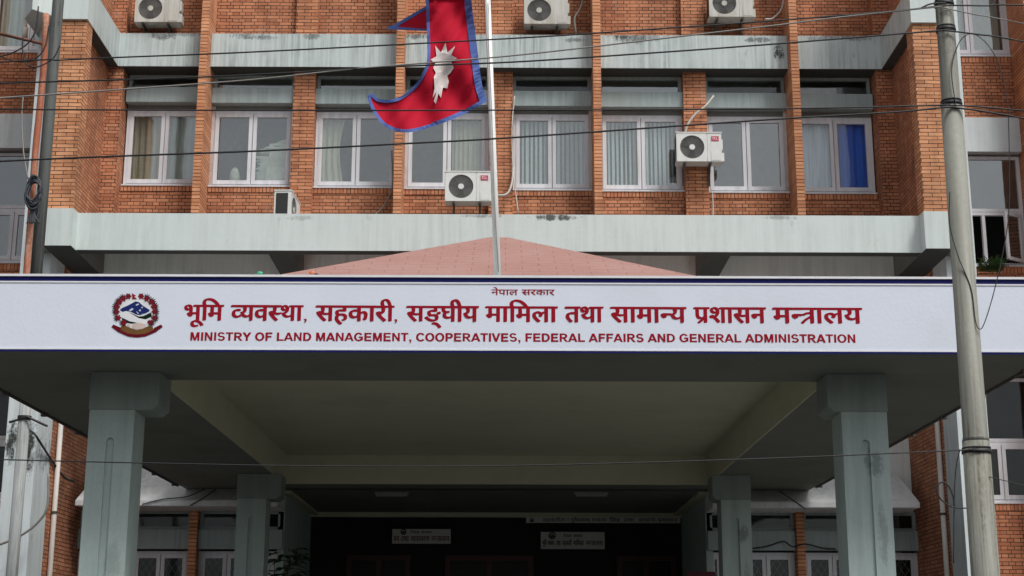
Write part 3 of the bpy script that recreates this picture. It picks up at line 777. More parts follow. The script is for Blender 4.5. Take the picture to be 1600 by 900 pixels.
for cx_ in (477, 618.5):
    m = MB(); p0 = P(cx_, tilt(cx_), YS)
    m.xz([(p0[0] - .014, p0[2] + .02), (p0[0] + .014, p0[2] + .02), (p0[0] + .012, p0[2] - .004), (p0[0] - .012, p0[2] - .024), (p0[0] - .004, p0[2] - .002)], YS - .004, .003)
    m.build('comma', M['red'], sign)
# bold sans capitals drawn as polygons, cap height 1: letter -> (advance, polygons)
def _r(x0, z0, x1, z1): return [(x0, z0), (x1, z0), (x1, z1), (x0, z1)]
def _arc(cx_, cz_, rx, rz, tx, tz, a0, a1, n=22):
    o_ = [(cx_ + rx * math.cos(R(a0 + (a1 - a0) * k_ / n)), cz_ + rz * math.sin(R(a0 + (a1 - a0) * k_ / n))) for k_ in range(n + 1)]
    i_ = [(cx_ + (rx - tx) * math.cos(R(a0 + (a1 - a0) * k_ / n)), cz_ + (rz - tz) * math.sin(R(a0 + (a1 - a0) * k_ / n))) for k_ in range(n + 1)]
    return ('strip', o_, i_)
def _m(p_, c): return [(2 * c - x, z) for x, z in p_][::-1]
_t, _h = .21, .175
_al = [(0, 0), (.215, 0), (.61, 1), (.385, 1)]; _vl = [(0, 1), (.22, 1), (.575, 0), (.36, 0)]; _yl = [(0, 1), (.25, 1), (.57, .44), (.36, .40)]
_ml = [(.1, 1), (.37, 1), (.655, 0), (.505, 0)]
LATIN = {
 'A': (1.0, [_al, _m(_al, .5), _r(.2, .2, .8, .36)]), 'V': (.93, [_vl, _m(_vl, .465)]), 'Y': (.93, [_r(.36, 0, .57, .46), _yl, _m(_yl, .465)]),
 'I': (.40, [_r(.1, 0, .1 + _t, 1)]), 'L': (.85, [_r(.1, 0, .1 + _t, 1), _r(.1, 0, .82, _h)]),
 'E': (.93, [_r(.1, 0, .1 + _t, 1), _r(.1, 0, .87, _h), _r(.1, 1 - _h, .85, 1), _r(.1, .42, .8, .42 + _h)]),
 'F': (.85, [_r(.1, 0, .1 + _t, 1), _r(.1, 1 - _h, .81, 1), _r(.1, .41, .73, .41 + _h)]),
 'T': (.85, [_r(.03, 1 - _h, .82, 1), _r(.425 - _t / 2, 0, .425 + _t / 2, 1)]),
 'N': (1.01, [_r(.1, 0, .29, 1), _r(.72, 0, .91, 1), [(.1, 1), (.3, 1), (.91, 0), (.71, 0)]]),
 'M': (1.16, [_r(.1, 0, .29, 1), _r(.87, 0, 1.06, 1), _ml, _m(_ml, .58)]),
 'O': (1.08, [_arc(.54, .5, .49, .52, .215, .17, 0, 360, 40)]), 'C': (1.0, [_arc(.54, .5, .49, .52, .215, .17, 38, 322, 34)]),
 'G': (1.08, [_arc(.54, .5, .49, .52, .215, .17, 38, 325, 34), _r(.56, .38, 1.0, .55), _r(.81, .1, 1.0, .55)]),
 'D': (1.01, [_r(.1, 0, .1 + _t, 1), _r(.1, 0, .48, _h), _r(.1, 1 - _h, .48, 1), _arc(.48, .5, .47, .5, _t, _h, -90, 90)]),
 'P': (.93, [_r(.1, 0, .1 + _t, 1), _r(.1, 1 - _h, .52, 1), _r(.1, .36, .52, .36 + _h), _arc(.52, .68, .36, .32, _t, _h, -90, 90)]),
 'R': (1.01, [_r(.1, 0, .1 + _t, 1), _r(.1, 1 - _h, .54, 1), _r(.1, .39, .54, .39 + _h), _arc(.54, .695, .37, .305, _t, _h, -90, 90), [(.43, .42), (.64, .42), (1.0, 0), (.75, 0)]]),
 'S': (.93, [_arc(.46, .715, .38, .305, .2, .165, 22, 270), _arc(.47, .285, .40, .305, .2, .165, -158, 90)]),
 ',': (.40, [_r(.1, 0, .31, .2), [(.21, 0), (.31, 0), (.29, -.12), (.2, -.22), (.12, -.22), (.2, -.1)]]),
}
def latin(text):
    res, x = [], 0.0
    for ch in text:
        if ch == ' ': x += .39; continue
        adv, polys = LATIN[ch]
        for p_ in polys:
            if p_[0] == 'strip':
                o_, i_ = p_[1], p_[2]; n_ = len(o_)
                res.append(([(u + x, v_) for u, v_ in o_ + i_], [(k_, k_ + 1, n_ + k_ + 1, n_ + k_) for k_ in range(n_ - 1)]))
            else: res.append(([(u + x, v_) for u, v_ in p_], [tuple(range(len(p_)))]))
        x += adv
    return res, x
BOLD = [(-.014, .004), (.014, -.004)]
text = 'MINISTRY OF LAND MANAGEMENT, COOPERATIVES, FEDERAL AFFAIRS AND GENERAL ADMINISTRATION'
_, full = latin(text)
p0, p1 = P(296, 532, YS), P(1338, 535.5, YS); mpu = (p1[0] - p0[0]) / full; x = 0.0
for wd in text.split(' '):
    sh, wv = latin(wd); m = MB(); xa = min(v_[0] for vs, _ in sh for v_ in vs); xb = max(v_[0] for vs, _ in sh for v_ in vs)
    put(m, sh, p0[0] + (x + xa) * mpu, p0[0] + (x + xb) * mpu, p0[2] + (p1[2] - p0[2]) * x / full, 12.8 * K, (p1[2] - p0[2]) / (p1[0] - p0[0]), nib=BOLD)
    m.build('english_word', M['red'], sign); x += wv + .39
m = MB()
for tk, a, b in ((['न', 'े', 'प', 'ा', 'ल'], 768, 809), (['स', 'र', 'क', 'ा', 'र'], 815.5, 866.5)):
    p0, p1 = P(a, 461, YS), P(b, 461.3, YS)
    put(m, shape(tk), p0[0], p1[0], p0[2], 8.6 * K / .625, 0, nib=[(-.02, -.01), (.02, .01)])
m.build('small_title', M['red'], sign)

# ---- crest
def E_(zx, zy): return P(160 + zx / 9.47, 445 + zy / 9.47, YS)
crest = None
def epoly(name, polys, col, lay, parent):
    m = MB()
    for pts in polys: m.xz([(E_(*p_)[0], E_(*p_)[2]) for p_ in pts], YS - .0012 - .0004 * lay, .0003)
    return m.build(name, col, parent)
def ell(cx_, cy_, rx, ry, n=28, a0=0): return [(cx_ + rx * math.cos(a0 + i * 2 * math.pi / n), cy_ + ry * math.sin(a0 + i * 2 * math.pi / n)) for i in range(n)]
def flower(cx_, cy_, r): return [(cx_ + r * (1 + .22 * math.cos(6 * a)) * math.cos(a), cy_ + r * (1 + .22 * math.cos(6 * a)) * math.sin(a)) for a in [i * 2 * math.pi / 36 for i in range(36)]]
crest = epoly('crest', [ell(508, 440, 285, 285)], plain('crest_white', (.74, .76, .78), .5), 1, sign)
epoly('mountain', [[(255, 375), (300, 340), (380, 305), (490, 245), (540, 255), (600, 310), (700, 372), (690, 405), (620, 442), (560, 452), (500, 442), (420, 400), (350, 388), (300, 402)]], plain('crest_blue', (.012, .025, .14), .7, spec=.1), 2, crest)
epoly('snow', [[(390, 380), (440, 345), (465, 360), (420, 390)], [(490, 300), (530, 275), (545, 290), (505, 310)], [(540, 380), (560, 360), (572, 385), (555, 395)], [(575, 330), (595, 325), (600, 345), (583, 348)], [(560, 440), (640, 425), (690, 395), (700, 420), (640, 445)], [(500, 390), (515, 400), (545, 430), (520, 425)]], plain('crest_snow', (.6, .66, .75), .5), 3, crest)
gm = plain('crest_green', (.008, .02, .012), .8, spec=.05)
epoly('hills', [[(400, 410), (450, 430), (540, 470), (600, 465), (660, 440), (720, 410), (735, 470), (640, 512), (540, 497), (460, 455)], [(288, 488), (400, 540), (520, 560), (440, 578), (340, 560), (290, 520)]], gm, 4, crest)
epoly('map_outline', [[(298, 440), (350, 395), (420, 425), (540, 495), (690, 522), (692, 590), (600, 582), (480, 555), (400, 540), (300, 482)]], M['white'], 5, crest)
epoly('clasped_hands', [ell(540, 612, 105, 48), ell(385, 605, 30, 25)], plain('crest_skin', (.6, .48, .44), .6), 6, crest)
epoly('base_mound', [[(275, 622), (330, 600), (420, 640), (510, 668), (600, 650), (680, 610), (745, 622), (765, 690), (640, 735), (510, 748), (380, 735), (258, 690)]], plain('crest_gold', (.17, .085, .03), .8, spec=.1), 7, crest)
epoly('ribbon', [[(135, 625), (165, 588), (285, 640), (268, 672), (380, 722), (510, 738), (640, 722), (755, 672), (765, 640), (868, 588), (895, 622), (790, 700), (640, 765), (510, 780), (380, 765), (235, 700)]], plain('ribbon_maroon', (.13, .004, .014), .7, spec=.1), 8, crest)
lf = [(385, 170), (310, 205), (250, 255), (215, 322), (213, 400), (235, 490), (320, 562)]; rf = [(575, 170), (655, 205), (725, 255), (765, 320), (775, 400), (770, 490), (712, 560)]
leaves = []
for arr in (lf, rf):
    for (x, y) in arr[1:]:
        d = Vector((x - 508, y - 440)).normalized()
        for da in (-.9, -.4, .1, .6, 1.1):
            e = Matrix.Rotation(da, 2) @ d; n_ = Vector((-e[1], e[0]))
            tip = Vector((x, y)) + e * 82; b_ = Vector((x, y)) + e * 18
            leaves.append([tuple(b_ + n_ * 14), tuple(tip), tuple(b_ - n_ * 14)])
        e = -d; n_ = Vector((-e[1], e[0])); leaves.append([tuple(Vector((x, y)) + n_ * 16), tuple(Vector((x, y)) + e * 56), tuple(Vector((x, y)) - n_ * 16)])
for i, l in enumerate(leaves):
    pass
m = MB()
for i, l in enumerate(leaves): m.xz([(E_(*p_)[0], E_(*p_)[2]) for p_ in l], YS - .0050 - .00008 * (i % 8), .00005)
m.build('wreath_leaves', gm, crest)
cr_ = plain('crest_red', (.17, .006, .02), .7, spec=.15)
for arr in (lf, rf):
    for i, (x, y) in enumerate(arr):
        m = MB(); m.xz([(E_(*p_)[0], E_(*p_)[2]) for p_ in flower(x, y, 40)], YS - .0060 - .0001 * (i % 3), .00008)
        m.build('wreath_flower', cr_, crest)
epoly('crest_flag', [[(438, 125), (505, 165), (465, 168), (515, 212), (445, 215)]], M['red'], 10, crest)

# ================================================================ FLAGPOLE AND FLAG
YF = 14.95
fb, ft = P(777.5, 437, YF), P(762, 0, YF)
d = (ft - fb)
fp = thing('flagpole', (fb[0], YF, 5.2), 'slim white flagpole rising from the canopy behind the sign', 'flagpole')
m = MB(); m.tube([fb - d * .05, fb + d * .5, fb + d * 1.6], [.037, .034, .028], 14); m.build('pole', plain('flagpole_white', (.86, .86, .84), .35, var=.03), fp, True)
m = MB(); m.box(fb[0] - .1, fb[0] + .1, YF - .1, YF + .1, 5.2, 5.26); m.build('base_plate', M['steel'], fp)
m = MB(); m.ball(fb + d * 1.61, .05, 12); m.build('finial', M['white'], fp)
m = MB(); m.tube(spline([P(764, 0, YF - .05), P(763, 60, YF - .05), P(768, 170, YF - .05), P(772, 300, YF - .05), P(779, 425, YF - .04)], 6), .004, 5); m.build('halyard', M['greycable'], fp)

def flagY(px, py):
    """depth of the hanging cloth: it swells and folds as it leaves the hoist"""
    u = (752 - px) / 180.0
    return YF - .12 + .05 * math.sin(px * .055 + py * .02) + .03 * math.sin(px * .10 - py * .045) + .03 * math.sin(py * .05) + .012 * math.sin(px * .21 + py * .16) + .008 * math.sin(px * .33 + py * .2) - .22 * max(0, u - .35)
def FP(px, py, dy=0): return P(px, py, flagY(px, py) + dy)
def cloth_poly(outline, dy=0, step=6, thick=.004):
    from mathutils.geometry import tessellate_polygon
    b = bmesh.new(); vs = [b.verts.new((x, y, 0)) for x, y in outline]
    for tri in tessellate_polygon([[Vector((x, y, 0)) for x, y in outline]]):
        f_ = b.faces.new([vs[k_] for k_ in tri]); f_.normal_update()
        if f_.normal.z < 0: f_.normal_flip()
    xs = [p_[0] for p_ in outline]; ys = [p_[1] for p_ in outline]
    x = math.floor(min(xs)) + step
    while x < max(xs): bmesh.ops.bisect_plane(b, geom=b.verts[:] + b.edges[:] + b.faces[:], plane_co=(x, 0, 0), plane_no=(1, 0, 0)); x += step
    y = math.floor(min(ys)) + step
    while y < max(ys): bmesh.ops.bisect_plane(b, geom=b.verts[:] + b.edges[:] + b.faces[:], plane_co=(0, y, 0), plane_no=(0, 1, 0)); y += step
    for v_ in b.verts: v_.co = FP(v_.co[0], v_.co[1], dy)
    bmesh.ops.recalc_face_normals(b, faces=b.faces[:])
    back = [[Vector(v_.co) + Vector((0, thick, 0)) for v_ in f_.verts] for f_ in b.faces]
    for f_ in back: b.faces.new([b.verts.new(c) for c in f_[::-1]])
    m = MB(); m.bm.free(); m.bm = b; return m
def smooth2(pts, n=6):
    q = spline([(x, y, 0) for x, y in pts], n); return [(p_[0], p_[1]) for p_ in q]
def flagcloth(name, c):
    m, t, p = new_mat(name)
    wv = noise(t, pos(t), 120, 2); n2 = noise(t, pos(t, (1, 1, .5)), 5, 4)
    col = mixc(t, ramp(t, n2, .3, .8), c, tuple(x * .82 for x in c)); t.links.new(col, p.inputs['Base Color']); p.inputs['Roughness'].default_value = .75
    p.inputs['Specular IOR Level'].default_value = .1; bump(t, p, wv, .2, .002); return m
fred, fblue, fwhite = flagcloth('crimson_cloth', (.47, .009, .03)), flagcloth('blue_cloth', (.09, .14, .38)), flagcloth('white_cloth', (.66, .6, .58))
flag = thing('flag', tuple(P(756, 160, YF - .1)), 'crimson double-pennant flag with blue edging and white sun hanging on the flagpole', 'flag')
hoist = [(728, -120), (735, -60), (736, 0), (741, 45), (748, 100), (752, 130), (760, 158)]
bottom = smooth2([(760, 158), (728, 176), (690, 192), (655, 203), (628, 206), (604, 198), (588, 182), (577, 160), (575, 150)])
inner = smooth2([(575, 150), (581, 147), (592, 155), (612, 156), (632, 148), (650, 132), (662, 112), (668, 94), (668, 60), (666, 0), (660, -110)])
cloth_poly(hoist + bottom[1:] + inner[1:]).build('field', fred, flag, True)
def ribbon(path, wd, dy, name, side=1):
    """edging of width wd (pixels) laid just inside a path"""
    m = MB(); L = []
    for i, (x, y) in enumerate(path):
        a = path[max(i-1, 0)]; b = path[min(i+1, len(path)-1)]
        t_ = Vector((b[0] - a[0], b[1] - a[1], 0)); t_.normalize(); n_ = Vector((-t_[1], t_[0], 0)) * side
        w_ = wd(i / (len(path) - 1)) if callable(wd) else wd
        L.append([m.bm.verts.new(FP(x - n_[0] * .8, y - n_[1] * .8, dy)), m.bm.verts.new(FP(x + n_[0] * w_, y + n_[1] * w_, dy)),
                  m.bm.verts.new(FP(x + n_[0] * w_, y + n_[1] * w_, -dy + .004)), m.bm.verts.new(FP(x - n_[0] * .8, y - n_[1] * .8, -dy + .004))])
    for i in range(len(L) - 1):
        for k in range(4): m.bm.faces.new((L[i][k], L[i][(k+1) % 4], L[i+1][(k+1) % 4], L[i+1][k]))
    bmesh.ops.recalc_face_normals(m.bm, faces=m.bm.faces[:])
    return m.build(name, fblue, flag)
hs2 = smooth2(hoist)
ribbon(hs2, 10.5, -.012, 'hoist_edging'); ribbon(bottom, lambda u: 5.5 if u < .3 else 4.2, -.0135, 'lower_edging'); ribbon(inner, 4.0, -.015, 'fly_edging')
# upper pennant's tip blown out behind the lower one
def FY2(px, py): return P(px, py, YF + .06 + (668 - px) * .004)
m = MB(); pa_ = [(672, 8), (640, 25), (606, 45), (640, 47), (672, 47)]
m.prism([FY2(*p_) for p_ in pa_], (0, .004, 0)); m.build('upper_pennant', fred, flag)
m = MB(); 
for A, B, o_ in (((672, 6), (606, 44.5), 5), ((606, 45.5), (672, 48), -4.5)):
    m.prism([FY2(*A) + Vector((0, -.005, 0)), FY2(*B) + Vector((0, -.005, 0)), FY2(B[0] + 7, B[1] + o_ * .35) + Vector((0, -.005, 0)), FY2(A[0], A[1] + o_) + Vector((0, -.005, 0))], (0, .014, 0))
m.build('pennant_edging', fblue, flag)
sunpx = [(696, 67), (699, 82), (711, 72), (705, 86), (714, 91), (705, 97), (709, 106), (704, 114), (699, 118), (701, 127), (699, 138), (692, 137), (689, 153), (685, 146), (681, 162), (678, 158), (682, 143), (676, 153), (679, 138), (678, 120), (681, 114), (677, 106), (680, 99), (673, 93), (682, 88), (680, 71), (689, 82)]
cloth_poly(sunpx, -.02, 5, .003).build('sun_emblem', fwhite, flag, True)

# ================================================================ AIR CONDITIONERS
W_, H_, D_ = .82, .545, .30
def make_ac(root, body_mat, logo):
    """outdoor unit facing -Y with its lower front edge centred on the root"""
    o = Vector(root.location)
    x0, x1, y0, y1, z0, z1 = o[0] - W_/2, o[0] + W_/2, o[1], o[1] + D_, o[2], o[2] + H_
    fcx, fcz, fr_ = x0 + .285, z0 + .275, .222
    m = MB(); n = 40
    # front with a round opening, the other walls around it
    ring = [(fcx + fr_ * math.cos(i * 2 * math.pi / n), fcz + fr_ * math.sin(i * 2 * math.pi / n)) for i in range(n)]
    ov = []
    for i in range(n):
        a = i * 2 * math.pi / n; c, s_ = math.cos(a), math.sin(a)
        # square outline around the fan
        hw, hh = .275, .27; k = min(hw / abs(c) if abs(c) > 1e-6 else 9, hh / abs(s_) if abs(s_) > 1e-6 else 9)
        ov.append((fcx + c * k, fcz + s_ * k))
    A = [m.bm.verts.new((x, y0, z)) for x, z in ring]; B = [m.bm.verts.new((x, y0, z)) for x, z in ov]; I = [m.bm.verts.new((x, y0 + .05, z)) for x, z in ring]
    for i in range(n):
        j = (i + 1) % n; m.bm.faces.new((A[i], A[j], B[j], B[i])); m.bm.faces.new((A[j], A[i], I[i], I[j]))
    m.box(x0, x1, y0 + .06, y1, z0, z1); m.box(x0, fcx - .274, y0, y0 + .06, z0, z1); m.box(fcx + .279, x1, y0 + .002, y0 + .06, z0, z1)
    m.box(fcx - .274, fcx + .275, y0, y0 + .06, fcz + .27, z1); m.box(fcx - .274, fcx + .275, y0, y0 + .06, z0, fcz - .27)
    bmesh.ops.recalc_face_normals(m.bm, faces=m.bm.faces[:]); m.build('body', body_mat, root)
    m = MB(); m.box(x0 - .012, x1 + .012, y0 - .008, y1 + .008, z1, z1 + .018); m.bevel(.006); m.build('lid', body_mat, root)
    m = MB(); m.tube([(fcx, y0 + .056, fcz), (fcx, y0 + .0585, fcz)], fr_ - .002, 32)
    for i in range(14):
        rr = .05 + i * .0122
        pts = [(fcx + rr * math.cos(a), y0 + .006 + .01 * (rr / .22), fcz + rr * math.sin(a)) for a in [k_ * 2 * math.pi / 28 for k_ in range(29)]]
        m.tube(pts, .0028, 4, False)
    for k_ in range(24):
        a = k_ * 2 * math.pi / 24; a2 = a + .5
        m.tube([(fcx + .05 * math.cos(a), y0 + .006, fcz + .05 * math.sin(a)), (fcx + (fr_) * math.cos(a2), y0 + .012, fcz + fr_ * math.sin(a2))], .002, 4)
    gr = m.build('fan_grille', M['acgrille'], root)
    m = MB()
    for k_ in range(3):
        a = k_ * 2 * math.pi / 3 + .4
        m.prism([(fcx + r_ * math.cos(a + q_), y0 + .03 + t_, fcz + r_ * math.sin(a + q_)) for r_, q_, t_ in ((.05, 0, 0), (.2, -.35, .01), (.21, .5, .02), (.06, .7, .015))], (0, .003, 0))
    m.build('fan_blades', plain('fan_grey', (.07, .07, .07), .5), gr)
    m = MB(); m.cyl((fcx, y0 + .001, fcz), (fcx, y0 + .02, fcz), .052, 20); m.build('hub', body_mat, gr)
    m = MB(); m.box(x1 - .2, x1 - .196, y0 - .002, y0 + .003, z0 + .01, z1 - .005); m.box(x1 - .19, x1 - .02, y0 - .004, y0 + .003, z0 + .02, z0 + .17); m.bevel(.002, 1); m.build('service_panel', body_mat, root)
    m = MB(); m.box(x1 - .002, x1 + .05, y0 + .05, y0 + .24, z0 + .02, z0 + .18); m.box(x1 - .002, x1 + .03, y0 + .06, y0 + .22, z0 + .25, z0 + .44); m.bevel(.012); m.build('valve_cover', body_mat, root)
    m = MB(); m.box(x0 - .006, x0 - .002, y0 + .06, y1 - .03, z0 + .05, z1 - .04); m.box(x0 + .03, x1 - .2, y1 + .001, y1 + .006, z0 + .04, z1 - .04)
    m.build('coil', M['acdark'], root)
    for x in (x0 + .15, x1 - .2):
        m = MB(); m.box(x - .02, x + .02, y0 + .01, y1 + .065, z0 - .035, z0 - .002); m.box(x - .02, x + .02, y1 + .03, y1 + .066, z0 - .36, z0 - .036)
        m.tube([(x, y0 + .1, z0 - .03), (x, y1 + .04, z0 - .3)], .012, 6)
        m.build('bracket', M['steel'], root)
    if logo:
        m = MB(); m.box(x1 - .185, x1 - .05, y0 - .006, y0 + .001, z1 - .155, z1 - .065); bd = m.build('badge', M['pink'], root)
        m = MB(); put(m, latin('TCL')[0], x1 - .168, x1 - .067, z1 - .134, .048, Y=y0 - .0066); m.build('badge_lettering', M['white'], bd)
G_AC = 'air conditioner outdoor units on the facade'
def ac_at(px, py, Y): return P(px, py, Y)
a1 = thing('air_conditioner', ac_at(731, 314, 25.72), 'white outdoor air conditioner behind the flagpole, standing just above the wide lower ledge', 'air conditioner', G_AC)
make_ac(a1, M['ac'], True)
dup(a1, ac_at(1093, 252, 25.88), 'white outdoor air conditioner hung on a brick pier between two first-floor windows')
a3 = dup(a1, Vector((PX(463, 315, 25.55), 25.5, PZ(455, 297, 25.12) - .565)), 'air conditioner turned sideways on the lower ledge, showing its dark end grille', R(87), ('badge',))
a4 = thing('air_conditioner', ac_at(244, 34, 25.95), 'weathered air conditioner on the top floor left of the first brick fin', 'air conditioner', G_AC)
make_ac(a4, M['ac_old'], False)
dup(a4, ac_at(853, 37, 25.95), 'weathered air conditioner on the top floor near the flagpole and flag')
dup(a4, ac_at(1143, 26, 25.95), 'weathered air conditioner on the top floor close to the blue-curtained window below')
def cable(name, pts, r, mat, label, cat, parent=None, n=8, group=None):
    m = MB(); m.tube(spline(pts, n), r, 6); o = m.build(name, mat, parent, True)
    if parent is None: tag(o, label, cat, group)
    return o
cable('refrigerant_hose', [P(1115, 150, 26.2), P(1103, 165, 26.12), P(1085, 180, 26.1), P(1074, 196, 26.1), P(1070, 212, 26.15)], .022, M['hose'], 'white hose curving up from the air conditioner hung on the brick pier', 'hose')
cable('refrigerant_hose', [P(802, 262, 26.2), P(800, 285, 26.1), P(793, 302, 26.05), P(780, 305, 26.0), P(770, 300, 25.95)], .02, M['hose'], 'pale double hose looping to the air conditioner behind the flagpole', 'hose')
cable('refrigerant_hose', [P(804, 150, 26.22), P(800, 200, 26.2), P(802, 270, 26.2), P(810, 334, 26.2)], .012, M['hose'], 'thin pale hose running down the brick pier beside the flagpole', 'hose')
cable('drain_hose', [P(612, 235, 26.3), P(613, 290, 26.3), P(602, 318, 26.2), P(586, 336, 26.1)], .014, M['greycable'], 'grey drain hose slanting down to the ledge beside a brick fin', 'hose')
cable('refrigerant_hose', [P(912, -20, 26.2), P(908, 10, 26.15), P(898, 28, 26.1), P(900, 52, 26.1)], .02, M['greycable'], 'dark hose beside the top-floor air conditioner near the flagpole', 'hose')
cable('refrigerant_hose', [P(1226, -20, 26.2), P(1222, 12, 26.15), P(1208, 28, 26.1), P(1196, 30, 26.0)], .018, M['hose'], 'pale hose looping right of the rightmost top-floor air conditioner', 'hose')
cable('drain_hose', [P(1113, 300, 26.3), P(1114, 320, 26.3), P(1114, 340, 26.3)], .012, M['hose'], 'short pale drain hose under the window beside the pier-hung air conditioner', 'hose')

# ================================================================ UTILITY POLES AND CABLES
YP = 10.0
def pc(y): return 1478 + (y - 2) * (1536 - 1478) / 893.0
b0 = P(pc(895), 895, YP); vtop = P(pc(0), 0, YP)
ax = (b0[0] + vtop[0]) / 2
up = thing('utility_pole', (ax, YP, 0), 'tall weathered grey steel pole standing in front of the building on the right', 'utility pole')
zj0, zj1 = PZ(1520, 690, YP), PZ(1490, 168, YP)
def hw(px): return px * K * YP / YS
m = MB(); m.tube([(ax, YP, 0), (ax, YP, zj0)], [.0985, .0895], 28); m.build('lower_section', M['pole'], up, True)
m = MB(); m.tube([(ax, YP, zj0), (ax, YP, zj0 + .03), (ax, YP, zj0 + .032), (ax, YP, zj1)], [.0895, .083, .082, .073], 28); m.build('middle_section', M['pole'], up, True)
m = MB(); m.tube([(ax, YP, zj1), (ax, YP, zj1 + .03), (ax, YP, zj1 + .032), (ax, YP, 8.2)], [.073, .066, .0655, .056], 28); m.build('upper_section', M['pole'], up, True)
for z, r in ((zj0 - .07, .097), (zj1 + .02, .076), (PZ(1480, 48, YP), .07), (PZ(1478, 8, YP), .07)):
    m = MB(); m.tube([(ax, YP, z - .012), (ax, YP, z + .012)], r, 24); m.tube([(ax, YP, z + .02), (ax, YP, z + .03)], r - .003, 24); m.build('cable_clamp', M['black'], up, True)
GW = 'overhead cables strung across the facade'
def wire(pts, r, mat, label, Y=YP - .08):
    pts = list(pts)
    if pts[0][0] <= -700: pts.insert(0, (-3200, pts[0][1] - 160))
    if pts[-1][0] >= 2000: pts.append((3800, pts[-1][1] - 40))
    q = [P(x, y, Y) for x, y in pts]
    m = MB(); m.tube(spline(q, 10), r, 6); return tag(m.build('overhead_cable', mat, None, True), label, 'cable', GW)
wire([(-700, 140), (0, 97), (92, 94), (177, 90), (400, 81), (800, 60), (1000, 47), (1200, 33), (1400, 17), (1474, 9), (1540, 9), (1620, 9), (2100, 30)], .0055, M['black'], 'uppermost black cable over the flag, meeting the pole at the top of the picture')
wire([(-700, 150), (0, 130), (325, 120), (620, 104), (800, 97), (1000, 84), (1200, 69.5), (1465, 48), (1475, 47.5), (1530, 54), (1600, 65), (2000, 140)], .006, M['black'], 'black cable crossing the white sun on the flag, tied just below the pole top')
wire([(-700, 200), (0, 153), (200, 139), (400, 124), (560, 107), (800, 87), (1045, 59), (1200, 41), (1330, 25), (1472, 10)], .0055, M['greycable'], 'pale grey cable rising steadily to the right past the white sun on the flag')
wire([(-700, 168), (0, 171), (400, 172.5), (587, 172.5), (800, 172), (1200, 170), (1465, 164.5), (1480, 164), (1600, 173), (2000, 215)], .0055, M['black'], 'level black cable along the window heads, crossing the lower part of the flag')
wire([(-700, 290), (0, 252), (400, 236), (640, 224), (800, 215), (1200, 187), (1400, 175), (1474, 168), (1500, 169), (1600, 185), (2000, 260)], .0065, M['black'], 'thick black cable across the middle of the first-floor windows')
wire([(-700, 700), (0, 718), (230, 723.5), (500, 728), (800, 727.5), (1180, 717), (1500, 703.5), (1514, 702)], .0045, M['black'], 'lowest thin cable under the canopy, tied to the pole joint')
wire([(1474, 12), (1520, 22), (1600, 37), (2000, 120)], .004, M['greycable'], 'short grey cable running right from the pole past the wing window')
wire([(1478, 5), (1455, 6), (1440, 12)], .006, M['black'], 'stub of black cable sticking out left of the pole top')
wire([(1494, 170), (1487, 110), (1497, 70), (1510, 55), (1524, 54), (1545, 72), (1562, 105), (1574, 160), (1577, 250), (1576, 335), (1566, 400), (1552, 460), (1538, 505), (1530, 514), (1524, 500), (1517, 450), (1497, 400), (1484, 350), (1484, 300)], .0035, M['black'], 'long slack black cable looping right of the pole and hanging over the sign')
wire([(1500, 702), (1494, 730), (1491, 780), (1490, 880)], .004, M['black'], 'thin dark cable dropping down the left side of the pole joint')
wire([(1510, 794), (1488, 792), (1470, 780), (1463, 764), (1470, 754), (1480, 757), (1488, 772), (1491, 790)], .005, M['black'], 'small coiled loop of dark cable left of the pole near the ground floor')
wire([(1545, 745), (1575, 752), (1640, 765), (2000, 820)], .003, M['black'], 'thin cable crossing the ground-floor wing window right of the pole')

YL = 22.0
# left: dark weathered pole and an orange pipe beside it
lx = (PX(82, 130, YL) + PX(55, 430, YL)) / 2
lp = thing('utility_pole', (lx, YL, 0), 'dark weathered pole at the left edge beside the rusty orange pipe', 'utility pole')
m = MB(); m.tube([(lx, YL, 5.6), (lx, YL, 9), (lx, YL, 14)], [.088, .088, .088], 18); m.build('upper_shaft', M['poledark'], lp, True)
m = MB(); m.tube([(lx, YL, 0), (lx, YL, 5.6)], .084, 18); m.build('lower_shaft', M['polepvc'], lp, True)
m = MB(); m.tube([(lx, YL, 5.05), (lx, YL, 5.1)], .1, 18); m.tube([(lx - .2, YL - .05, 5.0), (lx + .08, YL - .1, 5.07), (lx + .35, YL, 4.95)], .02, 6); m.build('clamp', M['black'], lp)
ox = PX(70, 100, YL - .15) + .0
m = MB(); m.tube(spline([P(72, 22, YL - .2), P(67.5, 110, YL - .2), P(61, 180, YL - .2), P(55.5, 235, YL - .2), P(46, 365, YL - .2), P(41, 432, YL - .2), P(32, 560, YL - .2)], 6), .05, 14)
tag(m.build('conduit_pipe', M['rust'], None, True), 'rusty orange pipe climbing beside the dark pole on the left', 'pipe')
m = MB(); m.tube([P(-40, 44, YL - .3), P(10, 55, YL - .3), P(66, 68, YL - .25)], .026, 10); tag(m.build('cross_pipe', plain('brown_pipe', (.16, .06, .035), .6), None, True), 'short brown pipe running level from the left edge to the orange pipe', 'pipe')
m = MB(); m.tube([P(44, -30, 25.9), P(40, 40, 25.9), P(38, 62, 25.9)], .03, 10); m.tube([P(40, 44, 25.9), P(38.5, 62, 25.9)], .05, 10); tag(m.build('vent_pipe', plain('cream_pipe', (.6, .55, .46), .6), None, True), 'thin cream pipe with a joint beside the top left window', 'pipe')
GL = 'slack cables hanging on the left pole'
